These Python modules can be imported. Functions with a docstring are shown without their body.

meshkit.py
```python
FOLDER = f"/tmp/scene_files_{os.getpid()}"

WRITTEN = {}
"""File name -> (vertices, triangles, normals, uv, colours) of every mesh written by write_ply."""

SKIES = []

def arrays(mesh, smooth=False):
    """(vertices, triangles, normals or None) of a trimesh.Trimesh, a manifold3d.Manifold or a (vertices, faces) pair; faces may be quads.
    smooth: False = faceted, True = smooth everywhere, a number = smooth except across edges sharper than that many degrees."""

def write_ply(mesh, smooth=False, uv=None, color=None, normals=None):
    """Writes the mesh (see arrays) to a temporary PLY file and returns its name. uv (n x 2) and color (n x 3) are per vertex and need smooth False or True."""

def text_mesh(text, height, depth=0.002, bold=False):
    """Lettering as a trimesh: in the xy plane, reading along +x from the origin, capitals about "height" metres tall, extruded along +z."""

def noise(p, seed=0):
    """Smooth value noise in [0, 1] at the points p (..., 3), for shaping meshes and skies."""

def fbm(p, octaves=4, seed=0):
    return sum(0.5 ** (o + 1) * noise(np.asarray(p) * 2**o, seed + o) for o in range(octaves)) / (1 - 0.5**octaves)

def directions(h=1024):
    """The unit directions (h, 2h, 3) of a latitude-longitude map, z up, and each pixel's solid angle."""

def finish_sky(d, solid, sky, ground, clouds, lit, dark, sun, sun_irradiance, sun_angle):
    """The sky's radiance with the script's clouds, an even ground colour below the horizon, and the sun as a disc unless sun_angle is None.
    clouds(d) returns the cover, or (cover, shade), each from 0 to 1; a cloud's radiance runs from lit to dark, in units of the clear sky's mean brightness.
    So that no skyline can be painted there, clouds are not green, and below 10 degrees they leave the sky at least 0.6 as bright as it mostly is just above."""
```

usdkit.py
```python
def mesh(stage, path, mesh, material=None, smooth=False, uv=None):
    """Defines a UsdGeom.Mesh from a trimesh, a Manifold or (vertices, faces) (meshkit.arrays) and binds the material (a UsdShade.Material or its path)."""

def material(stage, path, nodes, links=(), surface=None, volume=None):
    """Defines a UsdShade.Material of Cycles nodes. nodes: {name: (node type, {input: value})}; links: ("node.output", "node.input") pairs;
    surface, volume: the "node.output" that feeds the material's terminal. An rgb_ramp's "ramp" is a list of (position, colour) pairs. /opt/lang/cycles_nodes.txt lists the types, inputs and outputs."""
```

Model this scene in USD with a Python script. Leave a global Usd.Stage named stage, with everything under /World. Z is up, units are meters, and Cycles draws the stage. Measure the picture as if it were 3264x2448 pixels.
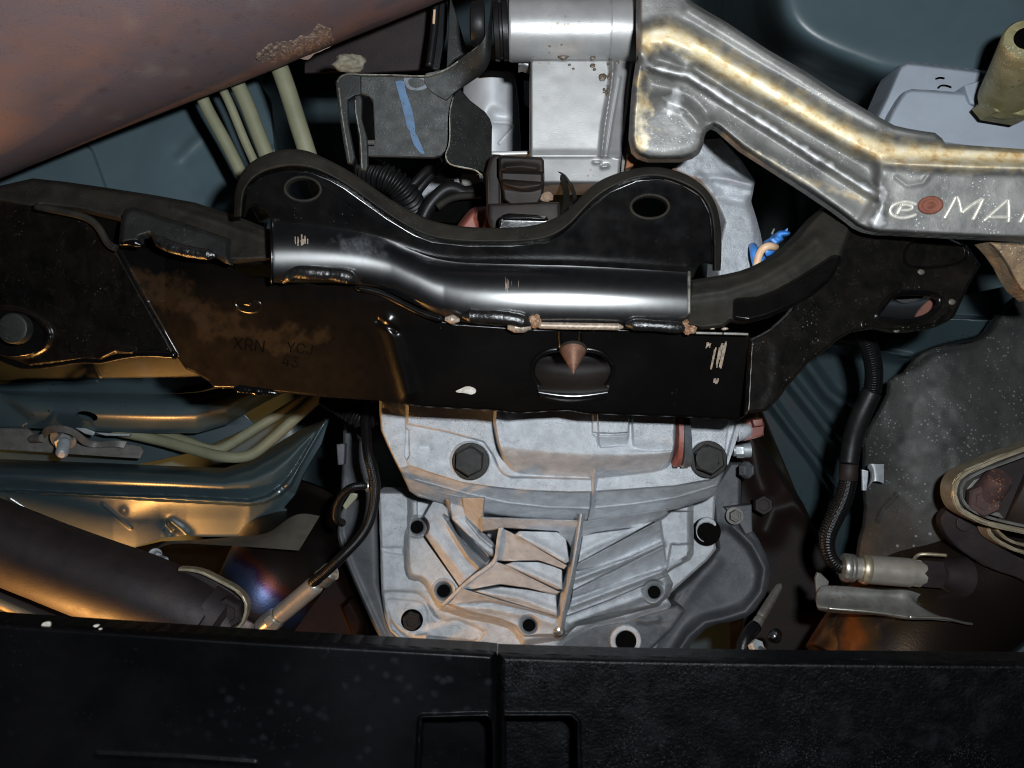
import math, random
import numpy as np, trimesh, shapely, usdkit
from shapely.geometry import Polygon, LineString, Point
from scipy.ndimage import gaussian_filter, map_coordinates
from scipy.interpolate import PchipInterpolator, CubicSpline
from pxr import Usd, UsdGeom, UsdLux, UsdShade, Gf, Sdf, Vt
import meshkit

random.seed(7); np.random.seed(7)
stage = Usd.Stage.CreateInMemory()
UsdGeom.SetStageUpAxis(stage, 'Z'); UsdGeom.SetStageMetersPerUnit(stage, 1.0)
UsdGeom.Xform.Define(stage, '/World'); UsdGeom.Scope.Define(stage, '/World/Looks')

# ---------------------------------------------------------------- camera, lamps, exposure
cam = UsdGeom.Camera.Define(stage, '/World/camera')
cam.AddRotateXOp().Set(180.0)            # lies under the car and looks straight up
cam.CreateFocalLengthAttr(35.0); cam.CreateHorizontalApertureAttr(36.0); cam.CreateVerticalApertureAttr(27.0)
cam.CreateFStopAttr(13.0); cam.CreateFocusDistanceAttr(0.86)
cam.CreateClippingRangeAttr(Gf.Vec2f(0.02, 50.0))
cam.CreateExposureAttr(0.0)

flash = UsdLux.RectLight.Define(stage, '/World/flash_lamp')
flash.AddTranslateOp().Set((0.088, -0.060, -0.01)); flash.AddRotateXOp().Set(180.0)
flash.CreateWidthAttr(0.034); flash.CreateHeightAttr(0.020)
flash.CreateIntensityAttr(5400.0); flash.CreateColorAttr(Gf.Vec3f(0.90, 0.96, 1.0))

lamp = UsdLux.SphereLight.Define(stage, '/World/work_lamp')
lamp.AddTranslateOp().Set((-0.525, 0.405, 0.925))
lamp.CreateRadiusAttr(0.04); lamp.CreateIntensityAttr(155.0); lamp.CreateColorAttr(Gf.Vec3f(1.0, 0.48, 0.13))

# ---------------------------------------------------------------- picture pixels to points of the place
FF = 1.0286 / 3264
def X(px, py, d): return np.stack([(np.asarray(px, float) - 1632) * FF * d, (np.asarray(py, float) - 1224) * FF * d, np.asarray(d, float) + 0 * np.asarray(px, float)], -1)
def P(q): return X(q[0], q[1], q[2])
def m2p(m, d): return m / (FF * d)
def crop(x0, y0, s): return lambda *pts: [(x0 + q[0] / s, y0 + q[1] / s, *q[2:]) for q in pts]
A = crop(0, 0, 2.011); B = crop(1000, 0, 2.011); C = crop(2000, 0, 1.75); D = crop(0, 520, 2.011); E = crop(800, 400, 1.3825)
F = crop(2164, 620, 2.011); G = crop(0, 1100, 1.659); H = crop(1000, 1250, 1.4747); I = crop(2264, 1300, 1.952)
J = crop(0, 1900, 1.3554); K = crop(1632, 1900, 1.3554); Z = crop(0, 0, 0.6777)
L = crop(1400, 1600, 3.16); N = crop(1050, 1550, 3.016); M = crop(2750, 560, 4.3035); Q = crop(2300, 650, 7.543)

# ---------------------------------------------------------------- scene tree
used, origin = {}, {}
def numbered(path):
    n = used.get(path, 0); used[path] = n + 1
    return path if n == 0 else '%s_%03d' % (path, n)
def put(prim, label, cat, group=None, kind=None):
    if label: prim.SetCustomDataByKey('label', label)
    if cat: prim.SetCustomDataByKey('category', cat)
    if group: prim.SetCustomDataByKey('group', group)
    if kind: prim.SetCustomDataByKey('kind', kind)
def thing(name, label, cat, base, group=None, kind=None):
    path = numbered('/World/' + name); o = P(base)
    x = UsdGeom.Xform.Define(stage, path); x.AddTranslateOp().Set(tuple(map(float, o))); origin[path] = o
    put(x.GetPrim(), label, cat, group, kind)
    return path
def part(parent, name, mesh, mat, smooth=35, label=None, kind=None):
    path = numbered(parent + '/' + name)
    o = origin[parent]; v, f = mesh; origin[path] = o
    m = usdkit.mesh(stage, path, (np.asarray(v) - o, f), mat, smooth)
    put(m.GetPrim(), label, None, None, kind)
    return path
def stain_on(path, mesh, fn):
    v = np.asarray(mesh[0]); val = fn(v[:, 0] / v[:, 2] / FF + 1632, v[:, 1] / v[:, 2] / FF + 1224)
    UsdGeom.PrimvarsAPI(stage.GetPrimAtPath(path)).CreatePrimvar('stain', Sdf.ValueTypeNames.FloatArray, 'vertex').Set(Vt.FloatArray.FromNumpy(np.asarray(val, np.float32)))
def single(name, mesh, mat, label, cat, smooth=35, group=None, kind=None):
    path = numbered('/World/' + name)
    v, f = mesh; v = np.asarray(v); o = np.array([*v.mean(0)[:2], v[:, 2].max()])
    m = usdkit.mesh(stage, path, (v - o, f), mat, smooth); m.AddTranslateOp().Set(tuple(map(float, o))); origin[path] = o
    put(m.GetPrim(), label, cat, group, kind)
    return path

# ---------------------------------------------------------------- mesh helpers; all return (vertices, triangles)
def cat(*ms):
    V, Fc, n = [], [], 0
    for v, f in ms:
        V.append(np.asarray(v)); Fc.append(np.asarray(f) + n); n += len(v)
    return np.vstack(V), np.vstack(Fc)
def curve(pts, n=60, closed=False):
    p = np.array(pts, float)
    if closed: p = np.vstack([p, p[:1]])
    t = np.r_[0, np.cumsum(np.maximum(np.linalg.norm(np.diff(p[:, :2], axis=0), axis=1), 1e-6) ** 0.5 if p.shape[1] < 3 or True else 0)]
    if len(p) == 2: return p[0] + np.linspace(0, 1, n)[:, None] * (p[1] - p[0])
    s = CubicSpline(t, p, bc_type='periodic' if closed else 'natural')
    out = s(np.linspace(0, t[-1], n + (1 if closed else 0)))
    return out[:-1] if closed else out
def sm(pts, n=None): return [tuple(q) for q in curve(pts, n or len(pts) * 6, True)]
def poly(pts, rnd=0, holes=()):
    p = pts if isinstance(pts, (Polygon, shapely.geometry.MultiPolygon)) else Polygon([q[:2] for q in pts]).buffer(0)
    if rnd: p = p.buffer(-rnd).buffer(2 * rnd).buffer(-rnd)
    if p.geom_type == 'MultiPolygon': p = max(p.geoms, key=lambda g: g.area)
    for h in holes: p = p.difference(h if hasattr(h, 'area') else Polygon([q[:2] for q in h]).buffer(0))
    if p.geom_type == 'MultiPolygon': p = max(p.geoms, key=lambda g: g.area)
    return p
def ell(cx, cy, rx, ry, rot=0, n=40):
    t = np.linspace(0, 2 * np.pi, n, endpoint=False); c, s = math.cos(rot), math.sin(rot)
    return [(cx + rx * math.cos(a) * c - ry * math.sin(a) * s, cy + rx * math.cos(a) * s + ry * math.sin(a) * c) for a in t]
def tri(p):
    if p.is_empty: return np.zeros((0, 2)), np.zeros((0, 3), int)
    gs = [g for g in getattr(p, 'geoms', [p]) if g.geom_type == 'Polygon' and g.area > 1e-6]
    V, Fc, n = [], [], 0
    for g in gs:
        v, f = trimesh.creation.triangulate_polygon(g, engine='earcut')
        V.append(v); Fc.append(f + n); n += len(v)
    return (np.vstack(V), np.vstack(Fc)) if V else (np.zeros((0, 2)), np.zeros((0, 3), int))
def dens(p, step):
    return shapely.segmentize(p, step)
def depth_of(d):
    if callable(d): return d
    if np.ndim(d) == 0: return lambda x, y: np.full(np.shape(x), float(d))
    (x0, y0, a), (x1, y1, b), (x2, y2, c) = d                       # a plane through three points (px, py, depth)
    k = np.linalg.solve(np.array([[x0, y0, 1], [x1, y1, 1], [x2, y2, 1.0]]), np.array([a, b, c]))
    return lambda x, y: k[0] * np.asarray(x) + k[1] * np.asarray(y) + k[2]
def plate(pts, d, th=0.004, bev=0.001, rnd=0, holes=(), steps=3, seg=None):
    """a plate whose front face lies at depth d (number, plane or function), th thick, with rounded front edges"""
    p = poly(pts, rnd, holes); dz = depth_of(d)
    if seg: p = dens(p, seg)
    p = p.simplify(0.05)
    dm = float(np.mean(dz(np.array([p.centroid.x]), np.array([p.centroid.y]))))
    b = min(m2p(bev, dm), math.sqrt(p.area) * 0.2)
    V, Fc, n = [], [], 0
    def add(v2, z, f, up):
        nonlocal n
        v = X(v2[:, 0], v2[:, 1], dz(v2[:, 0], v2[:, 1])); v[:, 2] += z
        if len(f):
            nz = np.cross(v[f[:, 1]] - v[f[:, 0]], v[f[:, 2]] - v[f[:, 0]])[:, 2]
            f = f.copy(); bad = (nz > 0) == up; f[bad] = f[bad][:, ::-1]
        V.append(v); Fc.append(f + n); n += len(v)
    rings = [p]
    for k in range(1, steps + 1):
        a = math.pi / 2 * k / steps
        q = p.buffer(-b * (1 - math.cos(a)), join_style=2)
        rings.append(q if not q.is_empty else rings[-1])
    zs = [bev * (1 - math.sin(math.pi / 2 * k / steps)) for k in range(steps + 1)]
    for k in range(steps):
        r = rings[k].difference(rings[k + 1]); v2, f = tri(r)
        if len(v2):
            on = shapely.distance(shapely.points(v2), rings[k].boundary) < 1e-6
            add(v2, np.where(on, zs[k], zs[k + 1]), f, True)
    v2, f = tri(rings[-1]); add(v2, zs[-1], f, True)
    v2, f = tri(p); add(v2, th, f, False)
    for g in getattr(p, 'geoms', [p]):
        g = shapely.geometry.polygon.orient(g, 1.0)
        for ring in [g.exterior, *g.interiors]:
            c = np.array(ring.coords)[:-1]; m = len(c)
            z0 = dz(c[:, 0], c[:, 1]); v = X(c[:, 0], c[:, 1], z0)
            a, bb = v.copy(), v.copy(); a[:, 2] += zs[0]; bb[:, 2] += th
            i = np.arange(m); j = (i + 1) % m
            f = np.vstack([np.c_[i, j, m + j], np.c_[i, m + j, m + i]])
            V.append(np.vstack([a, bb])); Fc.append(f[:, ::-1] + n if False else f + n); n += 2 * m
    v, f = np.vstack(V), np.vstack(Fc)
    m = trimesh.Trimesh(v, f, process=False); m.merge_vertices(digits_vertex=7)
    return np.array(m.vertices), np.array(m.faces)
def relief(pts, base, layers=(), step=4, back=0.02, rnd=0, holes=(), edge=None, blur=0, noise=None):
    """a casting or pressing: depth is laid down region by region with soft borders, then meshed. layers: (polygon, depth, softness px) or ('ridge', path, height m, half width px) or ('fn', f(x, y, depth))"""
    p = poly(pts, rnd, holes); x0, y0, x1, y1 = p.bounds
    nx, ny = int((x1 - x0) / step) + 3, int((y1 - y0) / step) + 3
    gx, gy = np.meshgrid(x0 - step + step * np.arange(nx + 1), y0 - step + step * np.arange(ny + 1))
    z = np.array(depth_of(base)(gx, gy), float)
    pt = None
    for l in layers:
        if isinstance(l[0], str) and l[0] == 'fn': z = l[1](gx, gy, z); continue
        if isinstance(l[0], str) and l[0] == 'ridge':
            if pt is None: pt = shapely.points(np.c_[gx.ravel(), gy.ravel()])
            dist = shapely.distance(pt, LineString([q[:2] for q in l[1]])).reshape(gx.shape)
            z = z - l[2] * np.exp(-(dist / l[3]) ** (l[4] if len(l) > 4 else 2)); continue
        q = l[0] if hasattr(l[0], 'area') else Polygon([t[:2] for t in l[0]]).buffer(0)
        w = max(l[2], step * .55); bx = q.bounds; pad = w + step
        if l[2] <= 6:
            i0, i1 = np.searchsorted(gx[0], [bx[0] - pad, bx[2] + pad]); j0, j1 = np.searchsorted(gy[:, 0], [bx[1] - pad, bx[3] + pad])
            m = np.zeros(gx.shape); sx_, sy_ = gx[j0:j1, i0:i1], gy[j0:j1, i0:i1]
            if sx_.size:
                sd = shapely.distance(shapely.points(np.c_[sx_.ravel(), sy_.ravel()]), q.boundary).reshape(sx_.shape) * np.where(shapely.contains_xy(q, sx_, sy_), 1, -1)
                t = np.clip(.5 + sd / (2 * w), 0, 1); m[j0:j1, i0:i1] = t * t * (3 - 2 * t)
        else: m = gaussian_filter(shapely.contains_xy(q, gx, gy).astype(float), l[2] / step)
        z = z * (1 - m) + depth_of(l[1])(gx, gy) * m
    if blur: z = gaussian_filter(z, blur / step, mode='nearest')
    if edge:
        if pt is None: pt = shapely.points(np.c_[gx.ravel(), gy.ravel()])
        dist = shapely.distance(pt, p.boundary).reshape(gx.shape)
        t = np.clip(1 - dist / edge[0], 0, 1); z = z + edge[1] * t ** 2.2
    cx, cy = (gx[:-1, :-1] + step / 2), (gy[:-1, :-1] + step / 2)
    keep = shapely.contains_xy(p, cx, cy)
    idx = np.arange(gx.size).reshape(gx.shape)
    a, b, c, e = idx[:-1, :-1][keep], idx[:-1, 1:][keep], idx[1:, 1:][keep], idx[1:, :-1][keep]
    f = np.vstack([np.c_[a, c, b], np.c_[a, e, c]])
    u, inv = np.unique(f, return_inverse=True); f = inv.reshape(-1, 3)
    vx, vy, vz = gx.ravel()[u].copy(), gy.ravel()[u].copy(), z.ravel()[u].copy()
    ed = np.vstack([f[:, [0, 1]], f[:, [1, 2]], f[:, [2, 0]]]); key = np.sort(ed, 1)
    _, first, cnt = np.unique(key, axis=0, return_index=True, return_counts=True)
    be = ed[first[cnt == 1]]; bv = np.unique(be)
    bd = p.boundary; near = shapely.line_interpolate_point(bd, shapely.line_locate_point(bd, shapely.points(np.c_[vx[bv], vy[bv]]))) if bd.geom_type == 'LineString' else None
    if near is None:
        lines = list(bd.geoms); q = shapely.points(np.c_[vx[bv], vy[bv]])
        dd = np.array([shapely.distance(q, l) for l in lines]).argmin(0)
        near = np.array([shapely.line_interpolate_point(lines[k], shapely.line_locate_point(lines[k], g)) for k, g in zip(dd, q)])
    vx[bv], vy[bv] = shapely.get_x(near), shapely.get_y(near)
    vz[bv] = map_coordinates(z, [(vy[bv] - gy[0, 0]) / step, (vx[bv] - gx[0, 0]) / step], order=1, mode='nearest')
    v = X(vx, vy, vz)
    if noise: v[:, 2] += noise[0] * (meshkit.fbm(v * noise[1], 3, 5) - 0.5)
    V, Fc, n = [v], [f], len(v)
    for ring in [p.exterior, *p.interiors]:
        c = np.array(shapely.segmentize(shapely.geometry.polygon.orient(Polygon(ring), 1.0).exterior, step).coords)[:-1]
        c = c if ring is p.exterior or ring == p.exterior else c[::-1]
        zr = map_coordinates(z, [(c[:, 1] - gy[0, 0]) / step, (c[:, 0] - gx[0, 0]) / step], order=1, mode='nearest')
        t = X(c[:, 0], c[:, 1], zr); lo_ = t.copy(); lo_[:, 2] += back; m = len(t); a = np.arange(m); b = (a + 1) % m
        V.append(np.vstack([t, lo_])); Fc.append(np.vstack([np.c_[a, b, m + b], np.c_[a, m + b, m + a]]) + n); n += 2 * m
    return np.vstack(V), np.vstack(Fc)
def grid(rows, close_u=False, close_v=False):
    r = np.asarray(rows, float); h, w = r.shape[:2]; i = np.arange(h * w).reshape(h, w)
    if close_v: i = np.c_[i, i[:, :1]]
    if close_u: i = np.vstack([i, i[:1]])
    a, b, c, e = i[:-1, :-1].ravel(), i[:-1, 1:].ravel(), i[1:, 1:].ravel(), i[1:, :-1].ravel()
    return r.reshape(-1, 3), np.vstack([np.c_[a, b, c], np.c_[a, c, e]])
def face_cam(m):
    """turn a sheet so that it faces the camera on average"""
    v, f = m; n = np.cross(v[f[:, 1]] - v[f[:, 0]], v[f[:, 2]] - v[f[:, 0]]); c = v[f].mean(1)
    return (v, f) if (n * c).sum() < 0 else (v, f[:, ::-1])
def loft(rows, n=60, k=None, th=0.003):
    """a sheet through rows of (px, py, depth) points, th thick behind"""
    R = [P(np.moveaxis(curve(r, n), -1, 0)) for r in rows]
    R = np.array(R)
    k = k or (len(rows) - 1) * 6 + 1
    t = np.linspace(0, 1, len(rows))
    R = CubicSpline(t, R, axis=0)(np.linspace(0, 1, k)) if len(rows) > 2 else R[0] + np.linspace(0, 1, k)[:, None, None] * (R[1] - R[0])
    v, f = face_cam(grid(R)); h, w = R.shape[:2]
    if th:
        nb = np.concatenate([np.arange(w), np.arange(1, h) * w + w - 1, (h - 1) * w + np.arange(w - 2, -1, -1), np.arange(h - 2, 0, -1) * w])
        rim = v[nb]; low = rim + [0, 0, th]; m = len(nb); i = np.arange(m); j = (i + 1) % m
        s = np.vstack([np.c_[i, j, m + j], np.c_[i, m + j, m + i]]) + len(v)
        v, f = np.vstack([v, rim, low]), np.vstack([f, s])
    return v, f
def sweep(path, r, n=16, cap=True, flat=None):
    p = np.asarray(path, float); m = len(p); r = np.broadcast_to(r, m)
    t = np.gradient(p, axis=0); t /= np.maximum(np.linalg.norm(t, axis=1, keepdims=True), 1e-12)
    u = np.cross(t[0], [0.13, 0.31, 0.94]); u /= np.linalg.norm(u); rows = []
    a = np.linspace(0, 2 * np.pi, n, endpoint=False)
    for i in range(m):
        u = u - t[i] * (u @ t[i]); u /= np.linalg.norm(u); w = np.cross(t[i], u)
        rows.append(p[i] + r[i] * (np.cos(a)[:, None] * u + np.sin(a)[:, None] * w))
    v, f = grid(np.array(rows), close_v=True)
    if cap:
        k = len(v); v = np.vstack([v, p[:1], p[-1:]]); i = np.arange(n); j = (i + 1) % n
        f = np.vstack([f, np.c_[j, i, np.full(n, k)], np.c_[(m - 1) * n + i, (m - 1) * n + j, np.full(n, k + 1)]])
    mm = trimesh.Trimesh(v, f, process=False)
    if mm.volume < 0: f = f[:, ::-1]
    return v, f
def tube(pts, r, n=14, seg=None, cap=True):
    """round rod or hose through (px, py, depth) points; r in metres"""
    p = np.array(pts, float); c = curve(p, seg or max(2, len(p) * 8)) if len(p) > 2 else p
    w = P(np.moveaxis(c, -1, 0))
    if np.ndim(r): r = np.interp(np.linspace(0, 1, len(w)), np.linspace(0, 1, len(r)), r)
    return sweep(w, r, n, cap)
def lathe(a, b, prof, n=28):
    """turned piece along the axis from point a to b (px, py, depth); prof: (fraction along, radius m)"""
    a, b = P(a), P(b); pr = np.array(prof, float)
    m = sweep(a + pr[:, :1] * (b - a) + np.arange(len(pr))[:, None] * 1e-7 * (b - a), 1.0, n)
    u = (b - a) / np.linalg.norm(b - a); x = np.cross(u, [0.13, 0.31, 0.94]); x /= np.linalg.norm(x); w = np.cross(u, x)
    ang = np.linspace(0, 2 * np.pi, n, endpoint=False)
    rows = [a + t * (b - a) + r * (np.cos(ang)[:, None] * x + np.sin(ang)[:, None] * w) for t, r in pr]
    v, f = grid(np.array(rows), close_v=True); k = len(v); h = len(rows)
    v = np.vstack([v, a + pr[0, 0] * (b - a), a + pr[-1, 0] * (b - a)]); i = np.arange(n); j = (i + 1) % n
    f = np.vstack([f, np.c_[j, i, np.full(n, k)], np.c_[(h - 1) * n + i, (h - 1) * n + j, np.full(n, k + 1)]])
    if trimesh.Trimesh(v, f, process=False).volume < 0: f = f[:, ::-1]
    return v, f
def hexhead(c, r, h, axis=(0, 0, -1), turn=0.2, chamfer=0.18):
    """hexagon head standing on point c (px, py, depth) along axis"""
    o = P(c); u = np.array(axis, float); u /= np.linalg.norm(u); x = np.cross(u, [0.31, 0.94, 0.1]); x /= np.linalg.norm(x); w = np.cross(u, x)
    ang = turn + np.arange(6) * np.pi / 3
    ring = lambda rr, t: o + u * t + rr * (np.cos(ang)[:, None] * x + np.sin(ang)[:, None] * w)
    v, f = grid(np.array([ring(r, 0), ring(r, h * (1 - chamfer)), ring(r * 0.88, h), ring(r * 0.6, h), ring(r * 0.54, h - 0.0008)]), close_v=True)
    k = len(v); v = np.vstack([v, o + u * (h - 0.0008)]); i = np.arange(6); j = (i + 1) % 6
    f = np.vstack([f, np.c_[24 + i, 24 + j, np.full(6, k)]])
    n = np.cross(v[f[0, 1]] - v[f[0, 0]], v[f[0, 2]] - v[f[0, 0]])
    if n @ (v[f[0]].mean(0) - o) < 0: f = f[:, ::-1]
    return v, f
def disc(c, r, h, axis=(0, 0, -1), n=28, hole=0):
    o = P(c); u = np.array(axis, float); u /= np.linalg.norm(u); x = np.cross(u, [0.31, 0.94, 0.1]); x /= np.linalg.norm(x); w = np.cross(u, x)
    ang = np.linspace(0, 2 * np.pi, n, endpoint=False); ring = lambda rr, t: o + u * t + rr * (np.cos(ang)[:, None] * x + np.sin(ang)[:, None] * w)
    b = min(h, r) * 0.25
    rows = [ring(r, 0), ring(r, h - b), ring(r - b * 0.3, h - b * 0.3), ring(r - b, h)] + ([ring(hole, h), ring(hole, 0)] if hole else [ring(r * 0.01, h)])
    v, f = grid(np.array(rows), close_v=True)
    nn = np.cross(v[f[0, 1]] - v[f[0, 0]], v[f[0, 2]] - v[f[0, 0]])
    if nn @ (v[f[0]].mean(0) - o) < 0: f = f[:, ::-1]
    return v, f
def blob(c, r, seed=0, amp=0.25, squash=(1, 1, 1), sub=3):
    s = trimesh.creation.icosphere(sub, 1.0); v = np.array(s.vertices)
    k = 1 + amp * (meshkit.fbm(v * 1.7 + seed * 3.1, 3, seed) - 0.5) * 2
    return P(c) + v * k[:, None] * r * np.array(squash), np.array(s.faces)
def braid(pts, r, pitch=.0042, n=40, around=7):
    c = curve(pts, 400); w = P(np.moveaxis(c, -1, 0)); s = np.r_[0, np.cumsum(np.linalg.norm(np.diff(w, axis=0), axis=1))]
    k = np.linspace(0, s[-1], int(s[-1] / pitch * 7)); w = np.stack([np.interp(k, s, w[:, i]) for i in range(3)], 1)
    rr = np.interp(np.linspace(0, 1, len(w)), np.linspace(0, 1, len(r)), r) if np.ndim(r) else np.full(len(w), r)
    v, f = sweep(w, rr, n, cap=False); a = np.tile(np.linspace(0, 2 * np.pi, n, endpoint=False), len(w)); kk = np.repeat(k, n); ax_ = np.repeat(w, n, axis=0)
    h = np.sin(around * a / 2 * 2 + kk / pitch * 2 * np.pi) * np.sin(around * a / 2 * 2 - kk / pitch * 2 * np.pi)
    return ax_ + (v - ax_) * (1 + .085 * h)[:, None], f
def bead(path, r, amp=0.25, seed=0, n=14, seg=140, pitch=0.0026):
    """weld bead with ripples"""
    w = P(np.moveaxis(curve(path, seg), -1, 0)); s = np.r_[0, np.cumsum(np.linalg.norm(np.diff(w, axis=0), axis=1))]
    rr = r * (1 + amp * 0.05 * np.abs(np.sin(s / pitch * np.pi)) + amp * 2 * (meshkit.fbm(w * 160 + seed, 3, seed) - 0.5))
    rr *= np.minimum(1, np.minimum(s, s[-1] - s) / (2 * r) + 0.35)
    return sweep(w, rr, n)
def box(c, size, rot=0, bev=0.0015, d=None):
    """rounded box: front face centre at (px, py, depth), size (w, h, t) in metres, turned by rot in the picture"""
    px, py, dd = c; w, h = m2p(size[0], dd) / 2, m2p(size[1], dd) / 2; cs, sn = math.cos(rot), math.sin(rot)
    q = [(px + x * cs - y * sn, py + x * sn + y * cs) for x, y in ((-w, -h), (w, -h), (w, h), (-w, h))]
    return plate(q, d if d is not None else dd, size[2], bev, rnd=min(w, h) * 0.15)
def band(path, width_px, d, th, bev=0.0006, cap=2):
    return plate(LineString([q[:2] for q in path]).buffer(width_px / 2, cap_style=cap), d, th, bev)

# ---------------------------------------------------------------- materials
looks = {}
def mk(name, c1, c2=None, scale=30, rough=0.5, rough2=None, metal=0.0, specks=(), bump=None, coat=0, spec=0.5, detail=6, stretch=None, lo=0.35, hi=0.65, attr=None, aniso=0, distort=0.4, coat_r=0.15, coat_ior=1.5):
    """procedural surface: two tones mixed by noise, spots of other tones (colour, cells per metre, size, how rare, softness), fine relief (scale, strength, depth m)"""
    c2 = c2 or tuple(x * 0.7 for x in c1)
    nd = {'g': ('geometry', {}), 'p': ('principled_bsdf', {'metallic': metal, 'roughness': rough, 'coat_weight': coat, 'coat_roughness': coat_r, 'coat_ior': coat_ior, 'specular_ior_level': spec, 'anisotropic': aniso}),
          'n': ('noise_texture', {'scale': scale, 'detail': detail, 'roughness': 0.6, 'distortion': distort}),
          'r': ('rgb_ramp', {'ramp': [(lo, c1), (hi, c2)]})}
    lk = [('n.fac', 'r.fac')]
    pos = 'g.position'
    if stretch:
        nd['m'] = ('mapping', {'scale': stretch[0], 'rotation': stretch[1]}); lk.append(('g.position', 'm.vector')); pos = 'm.vector'
    lk.append((pos, 'n.vector')); col = 'r.color'
    for i, s in enumerate(specks):
        c, cells, size, rare = s[:4]; soft = s[4] if len(s) > 4 else 0.3
        nd['v%d' % i] = ('voronoi_texture', {'scale': cells, 'randomness': 1.0})
        nd['w%d' % i] = ('noise_texture', {'scale': s[5] if len(s) > 5 else cells * 0.12, 'detail': 3})
        nd['a%d' % i] = ('map_range', {'from_min': size, 'from_max': size * (1 - soft), 'to_min': 0.0, 'to_max': 1.0, 'clamp': True})
        nd['b%d' % i] = ('map_range', {'from_min': rare, 'from_max': rare + 0.08, 'to_min': 0.0, 'to_max': 1.0, 'clamp': True})
        nd['k%d' % i] = ('math', {'math_type': 'multiply'})
        nd['d%d' % i] = ('noise_texture', {'scale': cells * 2.2, 'detail': 2})
        nd['e%d' % i] = ('math', {'math_type': 'multiply_add', 'value2': size * 1.2, 'value3': -size * 0.6})
        nd['f%d' % i] = ('math', {'math_type': 'add'})
        nd['x%d' % i] = ('mix', {'mix_type': 'mix', 'color2': c})
        lk += [('g.position', 'v%d.vector' % i), ('g.position', 'w%d.vector' % i), ('g.position', 'd%d.vector' % i), ('d%d.fac' % i, 'e%d.value1' % i), ('v%d.distance' % i, 'f%d.value1' % i), ('e%d.value' % i, 'f%d.value2' % i), ('f%d.value' % i, 'a%d.value' % i), ('w%d.fac' % i, 'b%d.value' % i),
               ('a%d.result' % i, 'k%d.value1' % i), ('b%d.result' % i, 'k%d.value2' % i), ('k%d.value' % i, 'x%d.fac' % i), (col, 'x%d.color1' % i)]
        col = 'x%d.color' % i
    if attr:
        nd['at'] = ('attribute', {'attribute': 'stain'}); nd['ax'] = ('mix', {'mix_type': 'mix', 'color2': attr}); lk += [('at.fac', 'ax.fac'), (col, 'ax.color1')]; col = 'ax.color'
    lk.append((col, 'p.base_color'))
    if rough2 is not None:
        nd['q'] = ('noise_texture', {'scale': scale * 2.3, 'detail': 5}); nd['qr'] = ('map_range', {'from_min': 0.3, 'from_max': 0.7, 'to_min': rough, 'to_max': rough2, 'clamp': True})
        lk += [(pos, 'q.vector'), ('q.fac', 'qr.value'), ('qr.result', 'p.roughness')]
    if bump:
        nd['bn'] = ('noise_texture', {'scale': bump[0], 'detail': 4, 'roughness': 0.65}); nd['bu'] = ('bump', {'strength': bump[1], 'distance': bump[2]})
        lk += [(pos if stretch else 'g.position', 'bn.vector'), ('bn.fac', 'bu.height'), ('bu.normal', 'p.normal')]
    looks[name] = usdkit.material(stage, '/World/Looks/' + name, nd, lk, surface='p.BSDF')
    return looks[name]
DUST = (0.16, 0.155, 0.14)
BLACK = mk('black_paint', (0.0016, 0.0016, 0.0018), (0.0034, 0.003, 0.003), 40, 0.17, 0.26, spec=0.45, specks=[((0.07,0.068,0.06), 420, 0.16, 0.62)], bump=(900, 0.2, 0.0004))
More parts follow.
